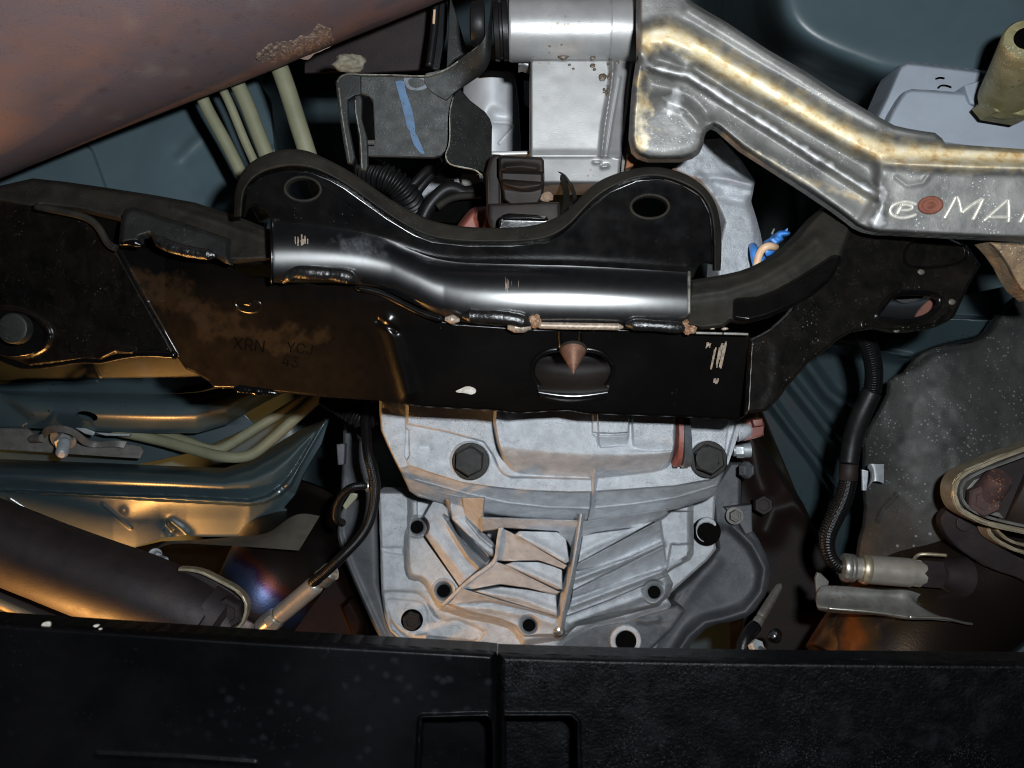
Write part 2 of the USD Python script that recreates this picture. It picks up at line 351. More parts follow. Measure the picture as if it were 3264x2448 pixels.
GLOSS = mk('gloss_black_paint', (0.0018, 0.0018, 0.0021), (0.003, 0.003, 0.0035), 60, 0.30, 0.36, spec=0.6, coat=1.0, coat_r=0.26, coat_ior=1.9, specks=[((0.02,0.02,0.021), 500, 0.15, 0.56)], bump=(1200, 0.12, 0.0003), attr=(0.055, 0.057, 0.064))
BLACKD = mk('dusty_black_paint', (0.0075, 0.0068, 0.0053), (0.019, 0.0165, 0.0125), 45, 0.66, 0.8, spec=0.2, specks=[((0.05,0.045,0.038), 500, 0.2, 0.52)], bump=(700, 0.35, 0.0006))
SPLASH = mk('splashed_black_paint', (0.002, 0.002, 0.002), (0.006, 0.005, 0.004), 60, 0.22, 0.34, spec=0.35, specks=[((0.13, 0.12, 0.10), 300, 0.17, 0.56, 0.5), ((0.04,0.038,0.033), 700, 0.24, 0.52)], bump=(500, 0.3, 0.0005))
WEBL = mk('stain_glow_black_paint', (0.0018, 0.0015, 0.0014), (0.004, 0.003, 0.0024), 9, 0.20, 0.30, spec=0.4, lo=0.5, hi=0.7, specks=[((0.05,0.045,0.04), 240, 0.11, 0.6)], bump=(500, 0.25, 0.0005), attr=(0.050, 0.025, 0.010))  # attr tone carries the dirt smear and the painted lamp glow
BOLT = mk('black_oxide_bolt', (0.0075, 0.007, 0.0065), (0.013, 0.011, 0.009), 90, 0.5, 0.6, spec=0.2, specks=[((0.035, 0.025, 0.018), 700, 0.2, 0.55)], bump=(700, 0.3, 0.0004))
RUBBER = mk('black_rubber', (0.004, 0.004, 0.0045), (0.009, 0.0085, 0.0085), 60, 0.38, 0.5, spec=0.22, bump=(600, 0.3, 0.0005))
CAST = mk('cast_aluminium', (0.57, 0.59, 0.62), (0.42, 0.438, 0.465), 90, 0.44, 0.58, metal=0.3, specks=[((0.07, 0.07, 0.07), 950, 0.27, 0.46), ((0.10, 0.095, 0.09), 300, 0.13, 0.53), ((0.15, 0.145, 0.14), 45, 0.34, 0.58, .95), ((0.56, 0.58, 0.61), 1500, 0.28, 0.5)], bump=(1300, 0.9, 0.0014))
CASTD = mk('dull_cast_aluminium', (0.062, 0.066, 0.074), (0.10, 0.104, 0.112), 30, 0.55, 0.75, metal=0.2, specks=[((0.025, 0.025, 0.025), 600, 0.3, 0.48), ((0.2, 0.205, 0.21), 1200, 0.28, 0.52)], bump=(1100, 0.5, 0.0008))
SILVER = mk('smooth_silver_casting', (0.35, 0.345, 0.34), (0.25, 0.248, 0.245), 22, 0.36, 0.48, metal=0.4, specks=[((0.16, 0.11, 0.06), 160, 0.22, 0.60, 0.6), ((0.22, 0.19, 0.15), 600, 0.2, 0.58)], bump=(900, 0.2, 0.0005))
ARM = mk('corroded_aluminium', (0.27, 0.265, 0.25), (0.40, 0.385, 0.35), 26, 0.42, 0.58, metal=0.35, specks=[((0.58, 0.58, 0.58), 340, 0.22, 0.52, 0.6), ((0.12, 0.115, 0.11), 500, 0.26, 0.52)], bump=(700, 0.5, 0.0008))
OCHRE = mk('ochre_stained_aluminium', (0.66, 0.56, 0.40), (0.52, 0.38, 0.20), 26, 0.40, 0.55, metal=0.30, specks=[((0.42, 0.22, 0.07), 700, 0.22, 0.50), ((0.70, 0.69, 0.66), 240, 0.3, 0.55, 0.7)], bump=(700, 0.35, 0.0006))
TEAL = mk('slate_blue_paint', (0.032, 0.051, 0.058), (0.025, 0.040, 0.047), 10, 0.30, 0.38, spec=0.8, coat=0.5, coat_r=0.24, coat_ior=1.6, specks=[((0.008, 0.008, 0.008), 110, 0.14, 0.52), ((0.10, 0.11, 0.11), 160, 0.05, 0.62)], bump=(700, 0.15, 0.0004))
TEAL_LIT = mk('slate_blue_paint_lit', (0.068, 0.100, 0.115), (0.052, 0.080, 0.092), 8, 0.34, 0.44, spec=0.5, specks=[((0.012, 0.012, 0.012), 100, 0.08, 0.58), ((0.14, 0.15, 0.15), 160, 0.05, 0.62)], bump=(700, 0.15, 0.0004))  # same paint as TEAL, with brighter flash light put into the colour
RUST = mk('rusted_exhaust_steel', (0.130, 0.078, 0.071), (0.104, 0.076, 0.083), 22, 0.55, 0.7, metal=0.2, spec=.3, lo=.35, hi=.65, specks=[((0.16, 0.118, 0.105), 30, 0.36, 0.52, 0.95, 14.0), ((0.075, 0.042, 0.040), 420, 0.27, 0.50, 0.8), ((0.085, 0.05, 0.047), 60, 0.30, 0.53, 0.95), ((0.17, 0.10, 0.066), 200, 0.2, 0.60, .8)], bump=(450, 0.4, 0.0007), stretch=((1, 3.5, 1), (0, 0, 0.38)))
RUSTD = mk('dark_exhaust_steel', (0.017, 0.0125, 0.0145), (0.027, 0.0195, 0.019), 30, 0.5, 0.62, metal=0.3, spec=0.35, specks=[((0.05, 0.028, 0.018), 260, 0.18, 0.56)], bump=(600, 0.3, 0.0006))
RUSTR = mk('red_brown_rust', (0.20, 0.105, 0.070), (0.11, 0.055, 0.038), 90, 0.42, 0.6, metal=0.6, specks=[((0.07, 0.03, 0.02), 900, 0.25, 0.5)], bump=(800, 0.5, 0.0006))
PLUG = mk('rusty_orange_plug', (0.16, 0.05, 0.028), (0.12, 0.036, 0.022), 150, 0.8, specks=[((0.22, 0.10, 0.06), 1500, 0.3, 0.45)], bump=(1200, 0.5, 0.0006))
KHAKI = mk('khaki_coated_pipe', (0.185, 0.182, 0.118), (0.15, 0.147, 0.095), 40, 0.38, 0.48, specks=[((0.5, 0.5, 0.42), 700, 0.1, 0.55)], bump=(500, 0.15, 0.0004))
BOXG = mk('pale_grey_plastic', (0.30, 0.335, 0.385), (0.27, 0.30, 0.345), 30, 0.42, 0.5, specks=[((0.22, 0.23, 0.25), 300, 0.12, 0.58)], bump=(900, 0.15, 0.0003))
OLIVE = mk('olive_zinc_plate', (0.24, 0.21, 0.10), (0.34, 0.30, 0.17), 60, 0.40, 0.6, metal=0.45, specks=[((0.5, 0.47, 0.36), 420, 0.3, 0.52), ((0.18, 0.09, 0.05), 160, 0.3, 0.58)], bump=(600, 0.4, 0.0006))
BRACK = mk('grey_black_steel', (0.008, 0.0088, 0.0085), (0.015, 0.0158, 0.0147), 50, 0.48, 0.62, metal=0.2, spec=0.4, specks=[((0.10, 0.10, 0.09), 700, 0.18, 0.54), ((0.045, 0.045, 0.042), 380, 0.24, 0.50)], bump=(900, 0.4, 0.0006))
EDGE = mk('worn_bare_edge', (0.24, 0.23, 0.19), (0.07, 0.068, 0.06), 220, 0.45, 0.6, metal=0.5, bump=(900, 0.4, 0.0005))
BLUEP = mk('blue_paint_mark', (0.030, 0.092, 0.19), (0.018, 0.055, 0.115), 160, 0.6, specks=[((0.010, 0.012, 0.014), 600, 0.36, 0.50)])
BLUE = mk('blue_plastic', (0.05, 0.22, 0.60), (0.04, 0.17, 0.50), 60, 0.42)
BEIGE = mk('beige_insulation', (0.62, 0.42, 0.27), (0.55, 0.36, 0.23), 60, 0.5)
STEEL = mk('bright_steel', (0.55, 0.53, 0.48), (0.42, 0.40, 0.36), 60, 0.28, 0.4, metal=0.9, bump=(900, 0.2, 0.0003))
TINSTEEL = mk('sensor_steel', (0.42, 0.385, 0.335), (0.33, 0.29, 0.25), 40, 0.30, 0.40, metal=0.6, bump=(700, 0.2, 0.0004))
GOLD = mk('gold_toned_steel', (0.46, 0.40, 0.29), (0.34, 0.28, 0.19), 60, 0.34, 0.5, metal=0.75, specks=[((0.62, 0.58, 0.46), 420, 0.2, 0.52)], bump=(700, 0.3, 0.0004))
SHIELD = mk('spotted_grey_shield', (0.022, 0.022, 0.0215), (0.036, 0.035, 0.033), 24, 0.5, 0.65, metal=0.15, spec=0.3, specks=[((0.13, 0.13, 0.132), 230, 0.24, 0.47, 0.4), ((0.075, 0.075, 0.072), 620, 0.26, 0.46), ((0.20, 0.20, 0.205), 95, 0.17, 0.52, 0.5)], bump=(700, 0.3, 0.0005))
GALV = mk('galvanised_clip', (0.40, 0.43, 0.45), (0.30, 0.32, 0.34), 120, 0.42, 0.55, metal=0.5, bump=(800, 0.3, 0.0004))
GREYST = mk('dirty_grey_steel', (0.15, 0.147, 0.137), (0.10, 0.094, 0.085), 80, 0.48, 0.65, metal=0.4, specks=[((0.12, 0.06, 0.03), 260, 0.26, 0.55)], bump=(700, 0.35, 0.0005))
TAN = mk('tan_steel_strip', (0.075, 0.067, 0.052), (0.055, 0.05, 0.04), 50, 0.55, 0.65, metal=0.3, bump=(700, 0.25, 0.0004))
RUBD = mk('dirty_brown_rubber', (0.0065, 0.0048, 0.0044), (0.017, 0.0115, 0.009), 22, 0.55, 0.7, spec=0.25, bump=(500, 0.3, 0.0005))
REDC = mk('dusty_red_plastic', (0.24, 0.075, 0.055), (0.17, 0.05, 0.04), 90, 0.55, specks=[((0.40, 0.26, 0.22), 700, 0.22, 0.5)], bump=(700, 0.3, 0.0004))
REDD = mk('dark_red_plastic', (0.15, 0.035, 0.022), (0.10, 0.025, 0.017), 60, 0.5)
BRAID = mk('black_braided_sleeve', (0.003, 0.003, 0.0032), (0.006, 0.006, 0.0065), 900, 0.24, 0.34, spec=0.28, bump=(1500, 0.4, 0.0005))
TRAYG = mk('smeared_black_plastic', (0.0009, 0.0009, 0.0011), (0.0034, 0.0033, 0.0040), 7, 0.34, 0.45, spec=0.12, lo=0.45, hi=0.7, specks=[((0.0075, 0.0078, 0.0095), 95, 0.30, 0.53, 0.95, 6.0), ((0.006, 0.006, 0.007), 260, 0.3, 0.56, 0.9), ((0.03, 0.03, 0.033), 300, 0.06, 0.62)], bump=(500, 0.25, 0.0005))
TRAYR = mk('dusty_rough_black_plastic', (0.0009, 0.0009, 0.0011), (0.0045, 0.0044, 0.0052), 60, 0.34, 0.46, spec=0.12, lo=0.5, hi=0.75, specks=[((0.015, 0.015, 0.017), 420, 0.33, 0.51, 0.95, 6.0), ((0.15, 0.148, 0.145), 1150, 0.10, 0.56, .4, 9.0), ((0.07, 0.07, 0.075), 800, 0.17, 0.52, .6, 24.0)], bump=(420, 0.7, 0.001), attr=(0.0009, 0.0009, 0.001))
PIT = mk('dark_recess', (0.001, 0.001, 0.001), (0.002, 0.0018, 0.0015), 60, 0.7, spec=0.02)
PINK = mk('brown_primer', (0.16, 0.070, 0.052), (0.12, 0.05, 0.04), 60, 0.6)
WHITE = mk('pale_scrape', (0.55, 0.52, 0.47), (0.34, 0.30, 0.25), 260, 0.6, metal=0.2)
SCRAPE = mk('bare_metal_scrape', (0.34, 0.27, 0.21), (0.16, 0.12, 0.09), 400, 0.5, metal=0.3)
WELDR = mk('rusty_weld', (0.17, 0.08, 0.04), (0.30, 0.19, 0.12), 300, 0.5, 0.7, metal=0.4, bump=(900, 0.6, 0.0008))
WELDK = mk('black_weld', (0.0035, 0.0035, 0.0036), (0.010, 0.009, 0.009), 200, 0.24, 0.36, spec=0.7, specks=[((0.06, 0.035, 0.02), 700, .2, .56)], bump=(350, 0.5, 0.0012))
EARTHW = mk('caked_weld', (0.19, 0.128, 0.096), (0.15, 0.10, 0.08), 200, 0.7, metal=0.1, specks=[((0.10, 0.066, 0.054), 700, 0.35, 0.5)], bump=(600, 0.9, 0.0012))
# heat tints, and one pipe's painted lamp glow, run along the pipe's length in bands
def tinted(name, direction, per_m, phase, ramp, rough=0.32):
    nd = {'g': ('geometry', {}), 'd': ('vector_math', {'math_type': 'dot_product', 'vector2': direction}), 'm': ('math', {'math_type': 'multiply_add', 'value2': per_m, 'value3': phase}),
          'n': ('noise_texture', {'scale': 26.0, 'detail': 4}), 'w': ('math', {'math_type': 'multiply_add', 'value2': 0.35, 'value3': -0.17}), 's': ('math', {'math_type': 'add'}),
          'r': ('rgb_ramp', {'ramp': ramp}), 'p': ('principled_bsdf', {'metallic': 0.8, 'roughness': rough}), 'bn': ('noise_texture', {'scale': 500.0, 'detail': 3}), 'bu': ('bump', {'strength': 0.3, 'distance': 0.0005})}
    lk = [('g.position', 'd.vector1'), ('d.value', 'm.value1'), ('g.position', 'n.vector'), ('n.fac', 'w.value1'), ('m.value', 's.value1'), ('w.value', 's.value2'), ('s.value', 'r.fac'), ('r.color', 'p.base_color'),
          ('g.position', 'bn.vector'), ('bn.fac', 'bu.height'), ('bu.normal', 'p.normal')]
    return usdkit.material(stage, '/World/Looks/' + name, nd, lk, surface='p.BSDF')

# ================================================================ THE SETTING: the car's floor
def grad(path_top, path_bot, ts, ds):
    """depth by the share of the way down between two border lines"""
    a = np.array([q[:2] for q in path_top]); b = np.array([q[:2] for q in path_bot]); f = PchipInterpolator(ts, ds)
    def fn(x, y):
        t0 = np.interp(x, a[:, 0], a[:, 1]); t1 = np.interp(x, b[:, 0], b[:, 1])
        return f(np.clip((y - t0) / np.maximum(t1 - t0, 1), 0, 1))
    return fn
floor = relief([(-900, -800), (4200, -800), (4200, 3300), (-900, 3300)], 1.34, [
    (Z((480, -600), (1500, -600), (1560, 100), (1650, 400), (1700, 900), (1650, 2200), (760, 2200), (700, 900), (640, 400)), 1.80, 40),
    (Z((1600, -600), (1632, 0), (1650, 70), (1700, 125), (1790, 170), (1890, 208), (2000, 222), (2400, 290), (3000, 300), (3000, -600)), 1.00, 40),
], step=14, back=0.02)
single('floor_pan', floor, TEAL_LIT, 'slate blue painted sheet metal floor of the car above everything else', 'car floor', smooth=True, kind='structure')

# upper left floor panel behind the pipe
fp = relief(A((-200, 400), (1500, 300), (1720, 620), (1780, 1120), (1650, 1600), (-200, 1600)), ((0, 500, 1.0), (800, 400, 1.03), (400, 700, .99)), [
    (A((-300, 300), (590, 960), (690, 1230), (690, 1700), (-300, 1700)), ((0, 500, .994), (800, 400, 1.02), (400, 700, .983)), 1.5),
    ('ridge', A((1310, 860), (1230, 930), (1150, 1010)), 0.0025, 16),
    ('ridge', A((1150, 1000), (1180, 1100), (1260, 1200)), -0.003, 34),
    ('ridge', A((1990, 760), (1700, 1000), (1600, 1100)), 0.004, 6)], step=6, back=0.012)
single('floor_panel', fp, TEAL_LIT, 'flat slate blue body panel with a seam line beside the khaki pipes', 'body panel', smooth=True)

# right hand tunnel wall with pressed ribs
tp = relief([(2380, 1190), (2560, 1150), (2750, 1010), (3264, 900), (3500, 950), (3500, 1500), (2860, 1700), (2740, 1800), (2620, 1760)], ((2500, 1250, 1.20), (3200, 1000, 1.12), (2800, 1700, 1.26)), [
    (F((900, 760), (2062, 795), (1990, 900), (1700, 965), (1480, 1045), (1150, 1000), (950, 960)), ((2700, 1000, 1.12), (3100, 1020, 1.09), (2800, 1130, 1.15)), 4),
    ('ridge', F((980, 970), (1240, 1010), (1500, 1060)), 0.012, 16),
    ('ridge', [(2445, 1262), (2520, 1365), (2600, 1470), (2690, 1620)], 0.022, 17, 4),
    ('ridge', [(2510, 1205), (2600, 1320), (2690, 1440), (2800, 1640)], 0.022, 20, 4),
    ('ridge', [(2572, 1160), (2640, 1255), (2760, 1350), (2860, 1440)], 0.02, 24, 3),
], step=5, back=0.012)
single('tunnel_panel', tp, TEAL, 'slate blue tunnel side panel with pressed diagonal ribs right of the gearbox', 'body panel', smooth=True)

# ================================================================ LEFT SILL: stepped chassis panels
rail = thing('chassis_rail', 'slate blue stepped chassis rail with a drilled lower flange under the crossmember', 'chassis rail', (300, 1240, 1.12))
up = relief(G((-60, 30), (980, 10), (1250, 130), (1160, 215), (1060, 245), (930, 257), (500, 253), (300, 250), (-60, 240)), ((0, 1150, 1.094), (500, 1150, 1.096), (0, 1250, 1.112)), [
    ('ridge', G((478, 60), (500, 115), (526, 168)), 0.0010, 5), ('ridge', G((-20, 200), (300, 196), (510, 193)), 0.0018, 4), ('ridge', G((40, 30), (220, 40)), 0.002, 20)], step=4, back=0.003)
part(rail, 'upper_flange', up, TEAL, True)
t_, b_ = G((-60, 236), (300, 248), (560, 254), (930, 258), (1060, 248), (1180, 222), (1450, 120)), G((-60, 436), (200, 440), (400, 452), (800, 466), (1040, 466), (1200, 420), (1330, 340), (1500, 250))
lo = relief(t_ + b_[::-1], grad(t_, b_, [0, 0.12, 0.3, 0.5, 0.9, 1], [1.112, 1.098, 1.091, 1.089, 1.1035, 1.109]), [(G((-60, 200), (60, 300), (160, 380), (130, 450), (-60, 450)), 1.10, 8)],
            step=4, back=0.004, holes=[ell(*G((460, 376))[0], 35, 15, 0.2)])
part(rail, 'lower_flange', lo, TEAL, True)
part(rail, 'inner_web', plate(G((-60, 330), (1250, 330), (1350, 420), (1050, 560), (700, 640), (-60, 640)), 1.16, 0.003), TEAL)
part(rail, 'drip_tab', plate(G((500, 462), (690, 470), (680, 482), (560, 480), (540, 474)), 1.105, 0.006, 0.0008), GALV)

t_ = G((-60, 602), (0, 604), (500, 624), (900, 641), (1180, 652), (1330, 606), (1480, 512), (1600, 440), (1740, 384))
out = t_ + G((1700, 520), (1600, 690), (1560, 790), (1500, 860), (1560, 905), (1400, 1000), (1250, 1012), (1060, 1013), (985, 1003), (930, 1012), (850, 1022), (720, 1068), (600, 1130), (200, 1030), (-60, 940))
ledge = G((30, 774), (500, 801), (900, 822), (1325, 845), (1400, 835), (1480, 795), (1540, 740), (1580, 660), (1660, 520), (1740, 384), (1722, 384), (1640, 520), (1560, 660), (1500, 735), (1420, 795), (1320, 822), (900, 799), (500, 788), (30, 768))
t2 = G((-60, 770), (30, 772), (500, 790), (900, 805), (1320, 828), (1440, 800), (1520, 720), (1600, 600), (1740, 384)); b2 = G((-60, 960), (200, 1000), (600, 1100), (720, 1068), (850, 1020), (985, 1003), (1400, 1000), (1560, 905))
pan = relief(out, grad(t2, b2, [0, 0.15, 0.6, 1], [1.072, 1.0755, 1.087, 1.095]), [
    (Polygon([(q[0], q[1] - 40) for q in t_] + [q[:2] for q in t2[::-1]]).buffer(0), grad(t_, t2, [0, 0.12, 0.3, 0.52, 0.9, 1], [1.135, 1.102, 1.082, 1.072, 1.082, 1.085]), 3),
    (ledge, grad(t2, b2, [0, 1], [1.068, 1.068]), 1.5),
    ('ridge', G((545, 840), (610, 895), (690, 965)), 0.0010, 5), ('ridge', G((50, 815), (150, 880), (250, 940)), 0.0022, 5),
    ('ridge', G((905, 940), (960, 975), (985, 1000)), 0.004, 16), ('ridge', G((880, 950), (905, 985)), -0.003, 14),
    ('ridge', G((655, 873), (656, 874)), 0.0012, 12), ('ridge', G((1500, 760), (1560, 790)), -0.003, 12)], step=3.5, back=0.006)
single('floor_side_panel', pan, TEAL, 'slate blue side panel with a raised lip, lit amber above the exhaust pipe', 'body panel', smooth=True)

# clamp strap with its nut
cl = thing('pipe_clamp', 'corroded strap clamp held by a zinc nut and stud on the left rail', 'clamp', (200, 1400, 1.10))
part(cl, 'backing_bar', plate(G((-60, 418), (130, 428), (180, 470), (690, 528), (745, 535), (755, 560), (740, 600), (600, 592), (-60, 548)), ((0, 1360, 1.112), (400, 1400, 1.112), (0, 1440, 1.10)), 0.004, 0.001, rnd=3), GREYST)
part(cl, 'strap', loft([G((210, 490, 1.10), (235, 440, 1.085), (300, 425, 1.07), (380, 440, 1.07), (450, 490, 1.085), (500, 515, 1.10), (600, 505, 1.098), (670, 512, 1.10)), G((225, 508, 1.098), (250, 475, 1.080), (305, 462, 1.066), (375, 475, 1.066), (430, 520, 1.082), (490, 540, 1.098), (600, 538, 1.096), (655, 544, 1.098))], 60, 6, 0.003), GREYST, True)
part(cl, 'saddle_plate', plate(G((275, 392), (385, 388), (450, 440), (500, 460), (490, 480), (450, 470), (400, 440), (330, 420)), 1.105, 0.003, 0.0008), GALV)
part(cl, 'stud_end', lathe((*G((168, 495))[0], 1.10), (*G((225, 492))[0], 1.09), [(0, .003), (.05, .0045), (1, .0045)], 14), GREYST)
nt_ = part(cl, 'nut', hexhead((*G((340, 500))[0], 1.08), 0.0088, 0.009, (0.05, 0.55, -0.8)), GALV)
part(nt_, 'washer', disc((*G((338, 490))[0], 1.086), 0.014, 0.003, (0.05, 0.45, -0.85)), GREYST)
s0, s1 = (*G((340, 510))[0], 1.07), (*G((325, 580))[0], 1.045)
part(cl, 'stud', lathe(s0, s1, [(0, 0.00552)] + [(0.1 + 0.8 * k / 16, .0064 if k % 2 else .0057) for k in range(17)] + [(0.96, 0.00493), (1, 0.00340)], 16), GALV)

# khaki pipes
grp = 'khaki coated pipes running over the floor'
for pts, r, lab in ((A((1270, 560, .90), (1330, 700, .90), (1440, 900, .90), (1580, 1180, .90), (1700, 1400, .90)), 0.0057, 'khaki pipe nearest the brown exhaust edge, leftmost of the four upper pipes'),
                    (A((1400, 520, .892), (1470, 660, .892), (1560, 880, .892), (1640, 1060, .892), (1740, 1300, .892)), 0.0040, 'thin khaki pipe touching a thicker one above the left bracket ear'),
                    (A((1490, 480, .892), (1570, 640, .892), (1640, 820, .892), (1710, 1000, .892), (1800, 1260, .892)), 0.0068, 'thicker khaki pipe of the touching pair above the left bracket ear'),
                    (A((1770, 380, .885), (1830, 540, .885), (1900, 760, .885), (1970, 980, .885), (2060, 1260, .885)), 0.0080, 'thick khaki pipe standing apart, behind the hole of the left bracket ear')):
    single('khaki_pipe', tube(pts, r), KHAKI, lab, 'pipe', True)
for pts, r, lab in ((G((640, 420, 1.13), (800, 470, 1.13), (960, 500, 1.12), (1080, 545, 1.11), (1160, 550, 1.11), (1280, 485, 1.11), (1500, 350, 1.11), (1800, 160, 1.11)), 0.0058, 'upper of two bent khaki pipes in the left sill'),
                    (G((600, 450, 1.12), (850, 505, 1.12), (1050, 560, 1.105), (1180, 590, 1.095), (1290, 590, 1.095), (1360, 560, 1.095), (1480, 460, 1.095), (1600, 350, 1.095), (1860, 120, 1.095)), 0.0062, 'lower of two bent khaki pipes in the left sill')):
    single('khaki_pipe', tube(pts, r), KHAKI, lab, 'pipe', True)

# ================================================================ UPPER LEFT EXHAUST
e0, e1 = np.array(Z((0, 385))[0]), np.array(Z((960, 0))[0]); u2 = (e1 - e0) / np.linalg.norm(e1 - e0); n2 = np.array([u2[1], -u2[0]])
n2 = n2 if n2[1] < 0 else -n2                                    # towards the pipe's side
e = ((e0 - [1632, 1224]) @ n2) * FF; R_, Dp = 0.135, 0.80
c_ = Dp * e + R_ * math.sqrt(1 + e * e)
mid = ((e0 - [1632, 1224]) @ u2) * FF * Dp
ax = lambda t: np.array([*(u2 * t + n2 * c_), Dp])
def pipe_ring(t0, t1, n, rf):
    ts = np.linspace(t0, t1, n); p = np.array([ax(mid + t) for t in ts]); return sweep(p, np.array([rf(t) for t in ts]), 96)
v, f = pipe_ring(-0.35, 0.75, 160, lambda t: R_)
q = np.array([v[:, 0], v[:, 1], v[:, 2]]).T
bump_ = 0.004 * (meshkit.fbm(q * 9, 3, 4) - 0.5)
axp = ax(0); d3 = np.array([*u2, 0]); rad = (q - axp) - ((q - axp) @ d3)[:, None] * d3; v = v + rad / np.linalg.norm(rad, axis=1, keepdims=True) * bump_[:, None]
pip = thing('exhaust_pipe', 'big purple brown rusted exhaust pipe crossing the upper left corner', 'exhaust pipe', (300, 100, 0.5))
part(pip, 'pipe_body', (v, f), RUST, True)
def on_pipe(px, py, lift=0.0):
    r = np.array([(px - 1632) * FF, (py - 1224) * FF, 1.0]); r /= np.linalg.norm(r)
    w = r - (r @ d3) * d3; o = -(axp - (axp @ d3) * d3); a, b, c = w @ w, w @ o, o @ o - (R_ + lift) ** 2
    k = b * b - a * c; t = (-b - math.sqrt(max(k, 0))) / a; return r * t
wp = curve([(815, 186), (870, 172), (930, 160), (990, 144), (1020, 126), (1055, 92)], 150)[:, :2]
wt = np.gradient(wp, axis=0); wt /= np.linalg.norm(wt, axis=1, keepdims=True); wn_ = np.c_[-wt[:, 1], wt[:, 0]]
rows = []
for t in np.linspace(-1, 1, 36):
    row = []
    for k in range(150):
        w_ = 34 * (0.75 + .5 * meshkit.noise(np.array([k / 14, 0, 3.0]))) * min(1, min(k, 149 - k) / 10 + .15)
        q = wp[k] + wn_[k] * t * w_; nn = meshkit.fbm(np.array([q[0] / 9, q[1] / 12, 1.0]), 3, 3)
        row.append(on_pipe(q[0], q[1], -.0009 + max(0, 1 - t * t) ** .6 * (.0009 + .0042 * max(0, nn - .3))))
    rows.append(row)
part(pip, 'weld_bead', face_cam(grid(np.array(rows))), EARTHW, True, label='crusty tan weld bead on the pipe')

# ================================================================ LOWER LEFT EXHAUST
ex = thing('exhaust_pipe', 'dark brown exhaust pipe at lower left, amber lit along its lower side', 'exhaust pipe', (300, 1850, 0.9))
part(ex, 'pipe_body', tube(G((-500, 840, .975), (-100, 1000, .975), (200, 1120, .975), (500, 1235, .975), (800, 1345, .975), (1010, 1430, .975), (1090, 1475, .975)), [.0374, .038, .039, .039, .040, .041, .039, .036], 48, 80), RUSTD, True)
part(ex, 'collar', lathe((*G((1060, 1420))[0], .98), (*G((1220, 1520))[0], .98), [(0, .032), (.05, .039), (.6, .039), (.75, .032), (1, .030)], 40), RUSTD)
part(ex, 'gasket_rim', band(curve(G((940, 1188), (1050, 1200), (1160, 1250), (1255, 1305), (1298, 1370), (1290, 1440), (1255, 1495), (1170, 1516)), 60), 10, 0.958, 0.013, 0.001), GOLD)
part(ex, 'flange_plate', plate(sm(G((930, 1200), (1050, 1210), (1240, 1315), (1285, 1375), (1278, 1440), (1240, 1490), (1160, 1510), (1000, 1480))), 0.968, 0.01, 0.001), RUSTD)
part(ex, 'bolt', hexhead((*G((1120, 1350))[0], .968), 0.0115, 0.010, turn=.5), RUSTD); part(ex, 'bolt', cat(hexhead((*G((1215, 1405))[0], .968), 0.0165, 0.014), disc((*G((1160, 1385))[0], .968), .010, .008)), RUSTD)
lp = thing('lower_exhaust_pipe', 'thin bent pipe edge catching amber light at the left frame edge', 'exhaust pipe', (60, 1930, 0.93))
part(lp, 'pipe_body', tube(G((-300, 1180, 1.02), (-60, 1310, 1.02), (120, 1400, 1.02), (300, 1480, 1.02), (520, 1560, 1.02)), 0.0150, 28, 40), RUSTD, True)
part(lp, 'rim', tube(G((-300, 1230, 1.005), (-60, 1340, 1.005), (120, 1420, 1.005), (260, 1480, 1.005)), 0.0048, 12, 40), GOLD, True)
sb = single('small_bolt', cat(hexhead((*G((825, 1112))[0], 1.0), .0055, .006, (.5, .2, -.7)), disc((*G((818, 1108))[0], 1.003), .0072, .002, (.5, .2, -.7)), lathe((*G((830, 1122))[0], 1.0), (*G((880, 1135))[0], .985), [(0, .0032), (.9, .0032), (1, .0022)], 14)), GALV, 'small zinc bolt below the end of the tan strip', 'bolt')
st = loft([G((800, 1095, 1.03), (870, 1045, 1.03), (980, 1035, 1.03), (1300, 1010, 1.03), (1430, 985, 1.03), (1560, 900, 1.03), (1690, 905, 1.03)), G((800, 1105, 1.0), (850, 1070, 1.0), (930, 1050, 1.0), (1100, 1055, 1.0), (1300, 1066, 1.0), (1560, 1085, 1.0), (1580, 1086, 1.0))], 60, 8, 0.0025)
single('shield_strip', st, TAN, 'flat tan metal strip under the amber lit side panel', 'heat shield', True)

hp = thing('catalyst_pipe', 'dark downpipe with blue and red heat tint left of the gearbox', 'exhaust pipe', (850, 1850, 1.05))
tint = tinted('heat_tint_blue', (0.62, -0.75, 0.2), 11.0, 1.70, [(0, (0.022, .015, .014)), (.30, (.028, .018, .016)), (.42, (.03, .045, .10)), (.50, (.042, .05, .10)), (.56, (.032, .014, .038)), (.63, (.07, .017, .009)), (.72, (.022, .014, .012)), (1, (.018, .013, .011))], .42)
part(hp, 'pipe_body', tube(G((1640, 880, 1.19), (1560, 1030, 1.15), (1440, 1230, 1.06), (1330, 1420, 1.04), (1200, 1640, 1.02)), [.062, .060, .052, .047, .047], 48, 60), tint, True)
part(hp, 'dark_backing', plate(G((700, 1075), (850, 1040), (1300, 1030), (1700, 950), (1760, 1650), (650, 1650)), 1.20, .004), PIT)  # black sheet added as shade below the strip, hides the lamp-lit floor
part(hp, 'sensor_boss', lathe((*G((1400, 1490))[0], 1.0), (*G((1470, 1430))[0], .985), [(0, 0.01120), (.8, 0.01050), (1, 0.00840)], 24), TINSTEEL)
os_ = thing('oxygen_sensor', 'steel oxygen sensor screwed into the heat tinted downpipe at left', 'sensor', (960, 1880, 0.98))
a, b = (*G((1430, 1468))[0], .985), (*G((1765, 1185))[0], .955)
